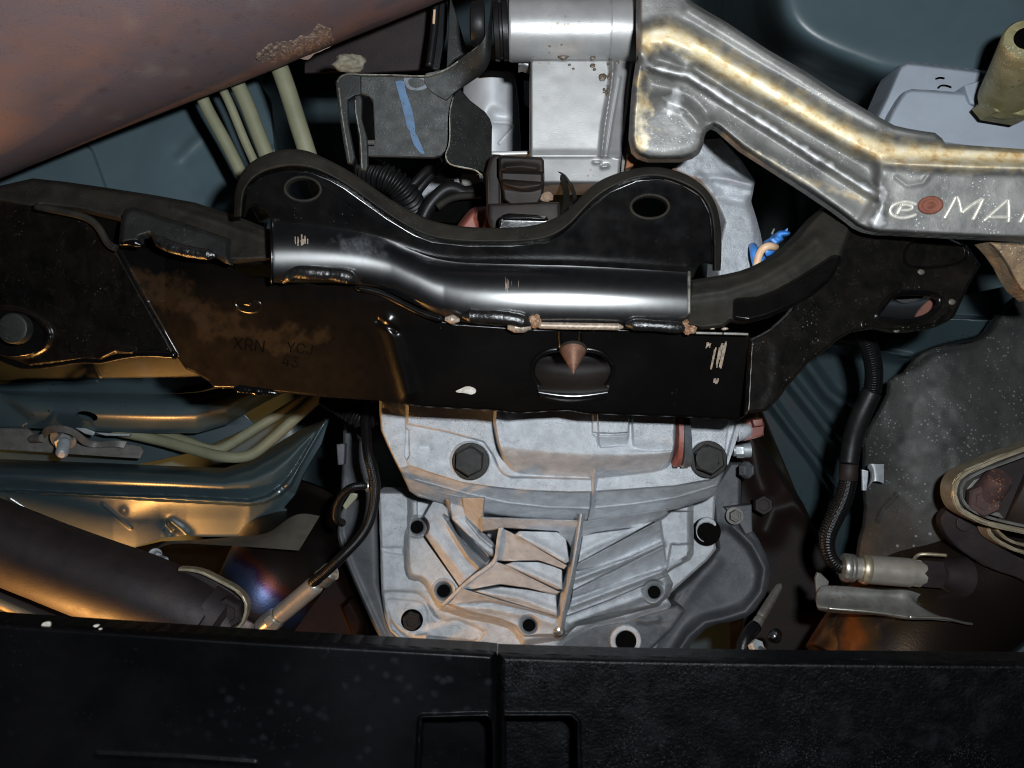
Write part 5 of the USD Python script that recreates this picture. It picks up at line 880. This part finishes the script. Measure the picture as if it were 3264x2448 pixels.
nd = {'g': ('geometry', {}), 's': ('attribute', {'attribute': 'stain'}), 'w': ('attribute', {'attribute': 'bloom'}), 'p': ('principled_bsdf', {'metallic': 0.15, 'roughness': .5}),
      'n': ('noise_texture', {'scale': 26., 'detail': 7, 'roughness': .65}), 'r': ('rgb_ramp', {'ramp': [(.38, (0.10, 0.098, 0.094)), (.6, (0.20, 0.196, 0.185))]}), 'n2': ('noise_texture', {'scale': 70., 'detail': 6, 'roughness': .7}), 'r2': ('rgb_ramp', {'ramp': [(.33, (0.62, 0.56, 0.44)), (.52, (0.54, .43, .25)), (.68, (0.36, .20, .065))]}),
      'v': ('voronoi_texture', {'scale': 420.}), 'vr': ('map_range', {'from_min': .24, 'from_max': .12, 'to_min': 0, 'to_max': .8, 'clamp': True}), 'n3': ('noise_texture', {'scale': 60., 'detail': 3}), 'vm': ('map_range', {'from_min': .52, 'from_max': .62, 'to_min': 0, 'to_max': 1, 'clamp': True}), 'vk': ('math', {'math_type': 'multiply'}),
      'm1': ('mix', {'mix_type': 'mix', 'color2': (.62, .62, .62)}), 'm2': ('mix', {'mix_type': 'mix'}), 'm3': ('mix', {'mix_type': 'mix', 'color2': (.66, .66, .67)}), 'bn': ('noise_texture', {'scale': 650., 'detail': 4}), 'bu': ('bump', {'strength': .35, 'distance': .0006})}
lk = [('g.position', k + '.vector') for k in ('n', 'n2', 'v', 'n3', 'bn')] + [('n.fac', 'r.fac'), ('n2.fac', 'r2.fac'), ('v.distance', 'vr.value'), ('n3.fac', 'vm.value'), ('vr.result', 'vk.value1'), ('vm.result', 'vk.value2'), ('r.color', 'm1.color1'), ('vk.value', 'm1.fac'), ('m1.color', 'm2.color1'), ('r2.color', 'm2.color2'), ('s.fac', 'm2.fac'), ('m2.color', 'm3.color1'), ('w.fac', 'm3.fac'), ('m3.color', 'p.base_color'), ('bn.fac', 'bu.height'), ('bu.normal', 'p.normal')]
ARMM = usdkit.material(stage, '/World/Looks/stained_arm_aluminium', nd, lk, surface='p.BSDF')
ap = part(arm, 'casting', aprof, ARMM, True)
pv = UsdGeom.PrimvarsAPI(stage.GetPrimAtPath(ap))
for nm, val in (('stain', stain), ('bloom', white)): pv.CreatePrimvar(nm, Sdf.ValueTypeNames.FloatArray, 'vertex').Set(Vt.FloatArray.FromNumpy(val.astype(np.float32)))
fz = depth_of(tp3(cf(1500, 1000), .716, cf(2400, 1000), .712, cf(1500, 1300), .722))
def stroke(pts, r=.00165, n=40):
    c = np.array(pts, float); q = X(c[:, 0], c[:, 1], fz(c[:, 0], c[:, 1]) - .0004); return sweep(q, r, 10)
LET = mk('polished_raised_letter', (.62, .60, .55), (.50, .47, .40), 300, .32, .42, metal=.5)
oval = curve(M((735, 395), (660, 368), (560, 360), (460, 385), (390, 430), (372, 490), (410, 545), (490, 575), (580, 578), (660, 560), (735, 530)), 60)
part(ap, 'emblem', cat(stroke(oval), stroke(M((470, 530), (500, 470), (530, 405))), stroke(curve(M((530, 405), (620, 402), (675, 420), (680, 445), (640, 468), (510, 470)), 40), .0013)), LET, True, label='raised oval mark with a letter P')
for s in ([M((1115, 590), (1200, 440), (1280, 285)), M((1280, 285), (1312, 330), (1355, 515)), M((1355, 515), (1500, 400), (1655, 310)), M((1655, 310), (1590, 450), (1505, 612))], [M((1655, 625), (1820, 480), (1995, 325)), M((1995, 325), (2003, 480), (1998, 645)), M((1720, 565), (1860, 570), (1995, 572))], [M((2150, 650), (2230, 500), (2310, 340)), M((2310, 340), (2370, 560), (2420, 670)), M((2420, 670), (2500, 500), (2580, 350))]):
    part(ap, 'raised_letter', cat(*[stroke(curve(q, 14)) for q in s]), LET, True)
plg = thing('rusty_plug', 'round rusty orange plug between the oval mark and the letter M', 'plug', (*M((930, 405))[0], .714))
q = M((930, 405))[0]; part(plg, 'cap', relief(ell(*q, 43, 31, -.12), lambda x, y: fz(x, y) - .002, [('ridge', [q, (q[0] + .1, q[1])], .0012, 8), ('ridge', ell(*q, 20, 14, -.12), -.0012, 7)], step=2, back=.004, edge=(9, .003)), PLUG, True)
lg = thing('rusty_bracket', 'rusty tan steel leg below the lettered arm at the right frame edge', 'bracket', (3240, 850, .78))
part(lg, 'leg_plate', relief(M((1700, 900), (2400, 940), (2600, 1700), (2330, 1700), (2150, 1560), (2040, 1380), (1960, 1220), (1850, 1060), (1760, 960)), tp3(M((1800, 950))[0], .755, M((2300, 950))[0], .75, M((2200, 1600))[0], .77), step=3, back=.02, edge=(10, .008)), mk('rusty_tan_steel', (.24, .16, .085), (.10, .065, .04), 90, .75, specks=[((.40, .36, .28), 500, .25, .5)], bump=(500, .7, .001)), True)

# ================================================================ MODULE BOX AND SPACER
mb = thing('module_box', 'pale blue grey plastic box with a stepped lid behind the lettered arm', 'plastic box', (2950, 300, .95))
part(mb, 'tray', relief(C((1380, 660), (1440, 540), (1500, 400), (1520, 362), (1560, 343), (1640, 350), (2012, 396), (2460, 450), (2460, 900), (1450, 760)), tp3(cf(1550, 360), .955, cf(2300, 400), .95, cf(1400, 640), .955), step=4, back=.05, edge=(12, .012)), BOXG, True)
lid = C((1440, 700), (1480, 615), (1525, 540), (1550, 508), (1585, 496), (1700, 502), (1880, 517), (1898, 535), (1905, 560), (1925, 580), (2000, 606), (2080, 622), (2212, 632), (2460, 650), (2460, 900), (1440, 760))
part(mb, 'lid', relief(lid, tp3(cf(1550, 500), .935, cf(2300, 600), .93, cf(1450, 700), .935), step=4, back=.025, edge=(10, .006)), BOXG, True)
part(mb, 'corner_step', plate(C((1882, 474), (1990, 440), (2010, 470), (1960, 590), (1915, 575), (1900, 530)), .928, .02, .002), BOXG)
part(mb, 'ink_mark', cat(*[tube([(*q, float(.9513)) for q in C(*s)], .0009, 8, 16) for s in (((1720, 440), (1745, 434), (1768, 438)), ((1732, 492), (1750, 478), (1785, 480), (1806, 488)))]), PIT, True, label='small dark ink mark')
sp = thing('zinc_spacer', 'olive zinc plated hollow spacer with a hex foot in front of the pale grey box', 'spacer', (3200, 250, .85))
a, b = (*cf(2225, 215), .80), (*cf(2090, 580), .90)
part(sp, 'barrel', lathe(a, b, [(0, .0085), (.0, .0165), (.02, .0182), (.06, .0186), (.5, .0205), (.86, .0225)], 40), OLIVE)
part(sp, 'bore', disc(tuple([*cf(2226, 214), .799]), .0095, .0006, tuple(P(a) - P(b))), PIT)
part(sp, 'hex_foot', plate(C((2010, 560), (2050, 520), (2110, 545), (2240, 548), (2300, 620), (2240, 650), (2060, 620)), .872, .03, .002, rnd=2), OLIVE)
part(sp, 'white_chip', cat(*[blob((*cf(x, y), .868), .0022, x, .4, (1, 1, .4), 2) for x, y in ((2075, 530), (2200, 540), (2130, 545))]), WHITE, True)

# ================================================================ CENTRE RUBBER MOUNT AND ITS NEIGHBOURS
rm = thing('rubber_mount', 'dark brown stepped rubber block between the crossmember ears', 'rubber mount', (1650, 600, 0.7880))
part(rm, 'back_block', plate(B((1100, 1100), (1125, 1010), (1150, 985), (1200, 985), (1200, 1400), (1130, 1400), (1105, 1360)), 0.7930, .03, .004, rnd=3), RUBD)
part(rm, 'top_step', relief(B((1185, 1010), (1210, 998), (1460, 1008), (1476, 1030), (1480, 1150), (1470, 1180), (1200, 1160), (1186, 1120)), 0.7730, [('ridge', B((1235, 1072), (1330, 1066), (1425, 1078)), .005, 9), (B((1200, 1100), (1470, 1110), (1470, 1200), (1200, 1190)), 0.7800, 6)], step=2.2, back=.04, edge=(8, .006)), RUBD, True)
part(rm, 'middle_step', relief(B((1195, 1150), (1480, 1165), (1470, 1260), (1440, 1310), (1260, 1318), (1215, 1280)), 0.7840, [(sm(B((1200, 1150), (1470, 1160), (1430, 1210), (1260, 1200)), 30), 0.7770, 5), ('ridge', B((1220, 1185), (1330, 1200), (1450, 1185)), .004, 10)], step=2.2, back=.03, edge=(8, .008)), RUBD, True)
part(rm, 'base_block', plate(B((1120, 1300), (1500, 1290), (1575, 1290), (1580, 1420), (1560, 1480), (1150, 1480), (1115, 1400)), 0.7880, .03, .004, rnd=3), RUBD)
part(rm, 'front_tab', relief(B((1185, 1440), (1190, 1400), (1210, 1378), (1250, 1366), (1440, 1378), (1490, 1385), (1506, 1410), (1500, 1450), (1400, 1500), (1190, 1500)), 0.7600, [(B((1200, 1400), (1500, 1404), (1520, 1520), (1180, 1520)), 0.7660, 1.5), ('ridge', B((1225, 1398), (1480, 1402)), .003, 3.5)], step=2, back=.02, edge=(5, .004)), BLACK, True)
part(rm, 'curved_strap', loft([B((1500, 1096, 0.8180), (1590, 1110, 0.7980), (1640, 1190, 0.7930), (1665, 1300, 0.7930), (1650, 1420, 0.7980)), B((1500, 1080, 0.8230), (1600, 1100, 0.8180), (1660, 1180, 0.8130), (1690, 1290, 0.8130), (1680, 1400, 0.8180))], 40, 5, .003), BLACKD, True)
part(rm, 'inner_strap', loft([B((1570, 1120, 0.8080), (1600, 1260, 0.8030), (1580, 1420, 0.8030)), B((1610, 1120, 0.7980), (1640, 1260, 0.7930), (1620, 1420, 0.7930))], 30, 5, .003), BLACKD, True)
part(rm, 'cream_chip', blob((*B((1492, 1262))[0], 0.7860), .0042, 2, .4, (1.3, .9, .5)), mk('cream_dirt', (.20, .13, .085), (.12, .075, .05), 200, .8), True)
rb = relief(sm(B((925, 1440), (960, 1390), (1000, 1345), (1050, 1322), (1100, 1322), (1150, 1350), (1160, 1480), (930, 1480)), 50), .88, [('ridge', B((1050, 1340), (1040, 1400), (1060, 1460)), .003, 5), ('ridge', B((1100, 1340), (1110, 1400), (1100, 1460)), .004, 6)], step=2, back=.03, edge=(22, .02))
single('red_boot', rb, REDC, 'dusty red plastic boot left of the brown rubber block', 'boot', True)
hp_ = thing('hoop_bracket', 'black hoop of strap arching left of the rubber block', 'bracket', (1450, 600, .90))
part(hp_, 'hoop', tube(B((700, 1400, .92), (740, 1320, .92), (800, 1250, .92), (860, 1210, .92), (920, 1215, .92), (960, 1235, .92), (1040, 1225, .92), (1100, 1200, .92)), .0065, 18), RUBBER, True)
part(hp_, 'inner_hoop', tube(B((790, 1330, .91), (860, 1280, .91), (960, 1255, .91), (1080, 1250, .91)), .0035, 12), BLACKD, True)
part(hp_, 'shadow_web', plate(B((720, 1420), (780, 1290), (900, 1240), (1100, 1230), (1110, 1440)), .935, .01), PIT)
part(hp_, 'post', plate(B((945, 1110), (1060, 1120), (1065, 1210), (950, 1230)), .95, .01, .001), GREYST); part(hp_, 'white_post', plate(B((898, 1150), (930, 1140), (940, 1200), (930, 1225), (905, 1190)), .945, .01, .001), CAST)
def corrug(pts, r, pitch, n=22):
    c = curve(pts, 400); w = P(np.moveaxis(c, -1, 0)); s = np.r_[0, np.cumsum(np.linalg.norm(np.diff(w, axis=0), axis=1))]
    k = np.linspace(0, s[-1], int(s[-1] / pitch * 8)); w = np.stack([np.interp(k, s, w[:, i]) for i in range(3)], 1)
    return sweep(w, r * (1 + .11 * np.tanh(2.5 * np.sin(k / pitch * 2 * np.pi))), n)
single('corrugated_conduit', corrug(B((300, 1060, .93), (420, 1120, .92), (520, 1170, .92), (600, 1260, .93), (640, 1330, .95)), .0118, .0046), RUBBER, 'black corrugated conduit below the strap bracket', 'conduit', True)
single('corrugated_conduit', corrug(H((60, 20, 1.0), (160, 80, .99), (240, 120, .99), (330, 60, 1.0), (420, -20, 1.0)), .0105, .0046), RUBBER, 'black corrugated conduit under the crossmember above the gearbox\'s left edge', 'conduit', True)
for pts, lab in ((B((540, 1330, .93), (590, 1240, .925), (660, 1160, .925), (740, 1080, .93), (800, 1030, .94)), 'left of two thin black cables beside the corrugated conduit'), (B((590, 1350, .94), (640, 1260, .935), (700, 1180, .935), (770, 1100, .94), (830, 1040, .95)), 'right of two thin black cables beside the corrugated conduit')):
    single('black_cable', tube(pts, .0046, 16), RUBBER, lab, 'cable', True)
wr = thing('wire_connector', 'blue plastic connector with short blue and beige wires right of the bell housing', 'connector', (2480, 760, 0.8650))
qf = lambda *p: Q(*p)
part(wr, 'connector_body', relief(sm(qf((1150, 880), (1180, 800), (1270, 790), (1320, 700), (1380, 650), (1520, 640), (1650, 690), (1600, 760), (1470, 790), (1490, 850), (1380, 940), (1310, 1010), (1230, 960)), 70), 0.8600, [('ridge', Q((1290, 800), (1400, 880)), .002, 6)], step=1.6, back=.02, edge=(7, .006)), BLUE, True)
part(wr, 'latch', plate(Q((1530, 640), (1575, 580), (1605, 580), (1600, 640), (1560, 660)), 0.8570, .006, .001), BLUE)
part(wr, 'seal', tube(Q((1060, 1140, 0.8570), (1110, 1130, 0.8570), (1180, 1120, 0.8610)), .0046, 14), BLUE, True)
part(wr, 'blue_wire', tube(Q((755, 1030, 0.8700), (775, 1100, 0.8600), (795, 1250, 0.8550), (830, 1400, 0.8550), (860, 1600, 0.8550)), .0037, 14), BLUE, True)
part(wr, 'beige_wire', tube(Q((840, 1500, 0.8530), (880, 1300, 0.8510), (940, 1150, 0.8490), (1020, 1060, 0.8470), (1120, 1015, 0.8470), (1230, 1025, 0.8510), (1300, 1050, 0.8590)), .0033, 14), BEIGE, True)
part(wr, 'steel_pin', tube(Q((1205, 730, 0.8700), (1265, 600, 0.8700)), .0009, 8), STEEL)
part(wr, 'blue_wire', tube(Q((900, 1500, 0.8630), (920, 1380, 0.8600), (980, 1310, 0.8650)), .0033, 12), BLUE, True)

# ================================================================ RIGHT SIDE: sensor, cable, shield, pipes
rd = thing('red_connector', 'dark red plastic connector on a nipple at the gearbox\'s right side', 'connector', (2400, 1370, .97))
part(rd, 'body', plate(H((2020, 150), (2050, 130), (2110, 126), (2122, 150), (2118, 205), (2075, 220), (2030, 230), (2000, 232), (2042, 200), (2050, 175)), .95, .025, .003, rnd=2), REDD)
part(rd, 'collar', plate(H((2060, 128), (2112, 122), (2118, 160), (2070, 166)), .942, .02, .003), REDD)
eb = thing('engine_side', 'dark brown engine side and pipes right of the gearbox', 'engine part', (2560, 1700, 1.2))
part(eb, 'block', relief(H((1990, 180), (2080, 200), (2300, 520), (2480, 900), (2480, 1260), (2000, 1260), (1980, 500)), 1.20, [('ridge', I((250, 130), (300, 420), (330, 500)), .02, 40), ('ridge', I((350, 760), (400, 640), (520, 600), (600, 640)), .02, 40)], step=6, back=.05, edge=(20, .02)), mk('dark_brown_casting', (.012, .0055, .004), (.007, .0045, .004), 30, .6, spec=.25, bump=(400, .4, .0008)), True)
part(eb, 'cap_bolt', hexhead((*I((320, 600))[0], 1.16), .012, .010), RUSTD)
bh = thing('braided_hose', 'thin dark hose with a polished steel ferrule beside the bell\'s right cover', 'hose', (2420, 1950, 1.0))
a, b = (*I((438, 1098))[0], 1.03), (*I((272, 1375))[0], 1.0)
part(bh, 'ferrule', lathe(a, b, [(0, 0.00165), (.06, 0.00358), (.4, 0.00468), (.72, 0.00523), (.74, 0.00468), (.78, 0.00468), (.80, 0.00539), (.94, 0.00539), (1, 0.00385)], 24), STEEL)
part(bh, 'hose', tube(I((280, 1360, 1.0), (230, 1420, .99), (200, 1500, .985), (185, 1640, .98)), .0068, 18), BRAID, True)
part(bh, 'fitting', hexhead((*I((275, 1495))[0], .98), .0075, .008, (.3, -.5, -.8)), GALV); part(bh, 'fitting', lathe((*I((290, 1510))[0], .98), (*I((340, 1560))[0], .97), [(0, .008), (1, .007)], 16), STEEL)
part(bh, 'glossy_cap', blob((*I((400, 1420))[0], 1.0), .0075, 3, .25), GLOSS, True)
sh = thing('heat_shield', 'dark grey pressed heat shield spattered with pale spots at right', 'heat shield', (3000, 1500, 1.0))
so = F((2330, 480), (2212, 610), (2130, 690), (2060, 765), (2015, 850), (1970, 895), (1900, 940), (1780, 962), (1690, 970), (1620, 985), (1560, 1012), (1510, 1050), (1470, 1100), (1440, 1142), (1380, 1165), (1345, 1190), (1335, 1280), (1290, 1370), (1215, 1500), (1180, 1580)) + I((955, 240), (950, 480), (962, 620), (950, 740), (925, 820), (912, 920), (900, 1010), (1300, 1050), (1600, 900), (2300, 900))
sd = lambda x, y: .985 + .05 * ((x - 3050) / 320) ** 2 * (x < 3050) + .03 * ((y - 1500) / 500) ** 2
part(sh, 'panel', relief(so, sd, [('ridge', I((1040, 700), (1080, 620), (1160, 540)), .002, 6), ('ridge', F((1480, 1090), (1640, 990), (1900, 950), (2050, 800)), -.004, 14), ('fn', lambda x, y, z: z + 0.006 * (meshkit.fbm(np.stack([x, y, 0 * x], -1) / 110, 3, 41) - .5))], step=3.5, back=.003, edge=(7, .005)), SHIELD, True)
part(sh, 'top_lip', loft([F((1480, 1085, 1.00), (1620, 985, 1.00), (1780, 958, .995), (1900, 936, .99), (1985, 880, .985), (2060, 762, .985)), F((1500, 1050, 1.03), (1640, 970, 1.03), (1800, 945, 1.02), (1900, 920, 1.015), (1965, 870, 1.01), (2030, 770, 1.01))], 40, 4, .002), SHIELD, True)
cp = thing('edge_clip', 'small zinc spring clip on the left edge of the spotted heat shield', 'clip', (*I((1010, 430))[0], 1.0))
part(cp, 'clip_leaf', loft([I((980, 375, .998), (990, 352, .99), (1030, 350, .988), (1080, 350, .990)), I((1000, 420, 1.0), (1012, 402, .99), (1035, 400, .988), (1080, 398, .990)), I((980, 500, 1.0), (1010, 462, .99), (1035, 456, .988), (1080, 470, .990))], 24, 9, .0015), GALV, True)
part(cp, 'clip_back', plate(I((946, 384), (984, 392), (984, 420), (974, 515), (948, 514)), 1.0, .004, .0008), GALV)
cb = thing('braided_cable', 'black sensor cable with braided sleeve hanging beside the spotted heat shield', 'cable', (2700, 1500, .96))
main = F((1140, 800, .90), (1180, 880, .91), (1225, 1000, .92), (1250, 1130, .93), (1240, 1260, .94)) + I((930, 60, .945), (885, 200, .95), (862, 350, .95), (858, 450, .95), (830, 560, .95), (775, 680, .95), (735, 780, .95), (730, 870, .95), (770, 960, .95), (825, 1000, .95))
part(cb, 'upper_sleeve', braid(main[:5], [.0084, .0082, .0080, .0080, .0080], .0052, 44, 8), BRAID, True)
part(cb, 'smooth_cover', tube(main[4:8], [.0092, .0096, .0096, .0086], 20, 40), RUBBER, True)
part(cb, 'shrink_tube', tube(main[7:9], [.0090, .0092, .0092, .009], 20, 12), RUBD, True)
part(cb, 'lower_sleeve', braid(main[8:], [.0080, .0084, .0086, .0076, .0062, .0056], .0050, 44, 8), BRAID, True)
rp_ = thing('exhaust_pipe', 'dark bronze exhaust downpipe at lower right with heat tint and painted amber glow streaks', 'exhaust pipe', (2900, 2000, .98))
tint2 = tinted('bronze_tint_lamp_glow', (0.94, 0.34, 0.0), 9.0, -3.23, [(0, (.03, .022, .02)), (.10, (.035, .02, .012)), (.20, (.34, .13, .04)), (.24, (.08, .045, .025)), (.30, (.40, .11, .025)), (.36, (.14, .075, .03)), (.46, (.045, .035, .034)), (.62, (.055, .038, .022)), (.8, (.04, .026, .018)), (1, (.028, .02, .017))], .26)  # orange streaks paint in the work lamp's reflection over the bronze tint
part(rp_, 'pipe_body', tube(I((2150, 700, 1.02), (1850, 950, 1.02), (1500, 1200, 1.02), (1250, 1450, 1.01), (1080, 1750, 1.0)), [.070, .070, .074, .080, .084], 56, 60), tint2, True)
part(rp_, 'sensor_boss', lathe((*I((1560, 1050))[0], .955), (*I((1425, 1035))[0], .945), [(0, 0.01980), (.5, 0.01584), (.9, 0.01188), (1, 0.01122)], 28), RUSTD)
part(rp_, 'flange', plate(sm(I((1438, 720), (1445, 670), (1500, 622), (1560, 645), (1640, 720), (1720, 800), (1800, 860), (2000, 960), (2100, 1000), (2100, 1150), (1952, 1080), (1800, 1020), (1640, 940), (1530, 860), (1470, 790)), 90), tp3(I((1450, 700))[0], .935, I((2000, 1000))[0], .93, I((1500, 850))[0], .94), .012, .0015), RUSTD, label='rusty brown flange')
part(rp_, 'flange_bolt', disc((*I((1575, 715))[0], .932), .0075, .003), RUSTD)
part(rp_, 'small_hoop', tube(I((1265, 945, .96), (1290, 918, .955), (1340, 910, .952), (1470, 918, .95)), .0018, 10), GOLD, True)
vb = thing('band_clamp', 'pale gold band clamp looped round a rusty bolt at the right frame edge', 'clamp', (3150, 1600, .88))
loop = curve(I((2200, 170), (1950, 262), (1800, 315), (1680, 365), (1590, 408), (1545, 450), (1525, 510), (1530, 570), (1562, 630), (1640, 680), (1740, 722), (1952, 770), (2250, 840)), 110)
part(vb, 'band', band(loop, 17, .885, .026, .003), GOLD)
loop2 = curve(I((2200, 215), (1950, 300), (1810, 352), (1700, 395), (1620, 435), (1580, 470), (1565, 515), (1570, 560), (1600, 610), (1660, 652), (1760, 690), (1952, 735), (2250, 800)), 110)
part(vb, 'inner_band', band(loop2, 9, .893, .024, .002), GREYST)
part(vb, 'lower_band', band(curve(I((1735, 750), (1760, 800), (1850, 860), (1952, 900), (2250, 960)), 50), 12, .905, .02, .002), GOLD); part(vb, 'lower_band', band(curve(I((1790, 760), (1850, 815), (1952, 855), (2250, 900)), 50), 9, .900, .02, .002), GOLD)
part(vb, 'clamp_bolt', cat(hexhead((*I((1690, 565))[0], .90), .0155, .010, (-.15, .1, -1)), lathe((*I((1700, 560))[0], .905), (*I((1810, 430))[0], .885), [(0, .0135), (.8, .0125), (1, .010)], 24)), mk('flaky_brown_rust', (.055, .024, .020), (.032, .016, .015), 120, .75, specks=[((.22, .09, .04), 300, .3, .55)], bump=(500, .6, .001)), 40)
part(vb, 'white_gasket', plate(I((1600, 500), (1640, 450), (1740, 410), (1700, 450), (1640, 520), (1610, 600), (1680, 640), (1800, 650), (1830, 690), (1700, 655), (1610, 620)), .908, .01, .001), GREYST)
part(vb, 'pipe_stub', tube(I((1880, 480, .97), (2100, 560, .96), (2400, 640, .95)), .052, 40), RUBD, True)
part(vb, 'inner_fill', plate(I((1590, 480), (1680, 400), (1950, 300), (2250, 210), (2250, 800), (1760, 690), (1620, 620)), .935, .004), RUSTD)
ro = thing('oxygen_sensor', 'steel oxygen sensor lying level above the tan bracket at lower right', 'sensor', (2800, 1820, .95))
a, b = (*I((815, 992))[0], .948), (*I((1440, 1042))[0], .945)
part(ro, 'ferrule', lathe(a, b, [(0, 0.00512), (.01, 0.01248), (.03, 0.01376), (.07, 0.01376), (.085, 0.01280), (.10, 0.01357), (.125, 0.01312), (.13, 0.00992)], 40), STEEL)
part(ro, 'body', lathe(a, b, [(.12, 0.01056), (.225, 0.01056), (.23, 0.01376), (.245, 0.01459), (.26, 0.01376), (.68, 0.01376), (.70, 0.01280), (.78, 0.01280), (.785, 0.01184), (.82, 0.01184)], 44), TINSTEEL)
part(ro, 'hex_nut', hexhead((*I((1430, 1040))[0], .946), .0142, .020, tuple(P(a) - P(b)), turn=.3), RUSTD)
part(ro, 'ring', lathe((*I((938, 1000))[0], .946), (*I((985, 1006))[0], .946), [(0, 0.01312), (.3, 0.01440), (.7, 0.01440), (1, 0.01376)], 40), GOLD)
tb = thing('sensor_bracket', 'tan grey bent steel bracket under the right oxygen sensor', 'bracket', (2760, 1920, .92))
part(tb, 'plate', loft([I((668, 1150, .935), (690, 1118, .935), (740, 1108, .935), (950, 1122, .935), (1100, 1135, .935), (1220, 1135, .935), (1310, 1160, .94)), I((662, 1200, .93), (720, 1200, .93), (900, 1210, .93), (1050, 1215, .93), (1200, 1225, .93), (1300, 1232, .93), (1350, 1270, .935)), I((668, 1240, .925), (740, 1244, .920), (900, 1258, .918), (1050, 1272, .918), (1230, 1298, .918), (1380, 1305, .92), (1560, 1330, .93)), I((680, 1262, .935), (740, 1272, .932), (900, 1284, .930), (1050, 1292, .930), (1230, 1312, .930), (1380, 1312, .93), (1590, 1345, .935))], 50, 22, .003), GREYST, 50)
part(tb, 'upright_ear', plate(I((655, 1060), (668, 1025), (690, 1030), (740, 1080), (735, 1110), (690, 1118), (662, 1150)), .945, .004, .001), GREYST)
part(tb, 'bright_fold', tube(I((738, 1248, .9165), (900, 1260, .9145), (1050, 1274, .9145), (1235, 1302, .9145)), .0016, 10), STEEL, True)
part(tb, 'bright_fold', tube(I((1240, 1302, .916), (1380, 1306, .917), (1470, 1312, .919), (1580, 1338, .926), (1630, 1345, .93)), .0013, 10), STEEL, True)

# ================================================================ UNDERTRAY
ut = thing('undertray', 'dusty black plastic undertray across the bottom of the picture', 'undertray', (1632, 2250, .62))
tz = tp3(Z((1000, 1410))[0], .600, Z((2000, 1420))[0], .600, Z((1000, 1660))[0], .612); tzf = depth_of(tz)
lt = Z((-120, 1330), (0, 1340), (270, 1358), (540, 1376), (800, 1391), (1050, 1405), (1074, 1408), (1072, 1560), (1076, 1900), (-120, 1900))
rt = Z((1075, 1409), (1300, 1416), (1660, 1422), (2330, 1428), (2330, 1900), (1077, 1900), (1073.5, 1560))
pk = lambda q, s: q.buffer(s)
pl_, pr_ = Polygon(Z((915, 1556), (1050, 1552), (1058, 1560), (1062, 1760), (905, 1760))).buffer(4), Polygon(Z((1092, 1552), (1232, 1552), (1242, 1562), (1244, 1760), (1094, 1760))).buffer(4)
tn = ('fn', lambda x, y, z: z + .0005 * (meshkit.fbm(np.stack([x, y, 0 * x], -1) / 80, 3, 51) - .5))
part(ut, 'left_panel', relief(lt, tz, [(pk(pl_, 13), lambda x, y: tzf(x, y) - .004, 3), (pl_, lambda x, y: tzf(x, y) + .034, 2.5), ('ridge', J((420, 684), (800, 700), (1100, 722)), .0016, 8), tn], step=4, back=.02, edge=(26, .010)), TRAYG, True)
rpm = relief(rt, tz, [(pk(pr_, 13), lambda x, y: tzf(x, y) - .004, 3), (pr_, lambda x, y: tzf(x, y) + .034, 2.5), tn], step=4, back=.02, edge=(26, .010))
sw = LineString([q[:2] for q in K((1215, 180), (1185, 280), (1155, 360), (1100, 470), (1030, 580), (960, 690), (920, 780))])
stain_on(part(ut, 'right_panel', rpm, TRAYR, True), rpm, lambda x, y: np.clip(1.6 - shapely.distance(shapely.points(np.c_[x, y]), sw) / 24, 0, 1) * .95)
part(ut, 'seam_strip', plate(Z((1060, 1420), (1090, 1420), (1090, 1900), (1060, 1900)), lambda x, y: tzf(x, y) + .012, .004), PIT)
chips = [(J((180, 120), (205, 112), (215, 118), (208, 145), (190, 158), (180, 148))), (J((402, 128), (425, 126), (420, 134), (405, 134))), (J((425, 142), (436, 142), (434, 148)))]
for c in chips: part(ut, 'paint_chip', plate(sm(c, 24), lambda x, y: tzf(x, y) + .006 - .002, .002, .0004), WHITE)
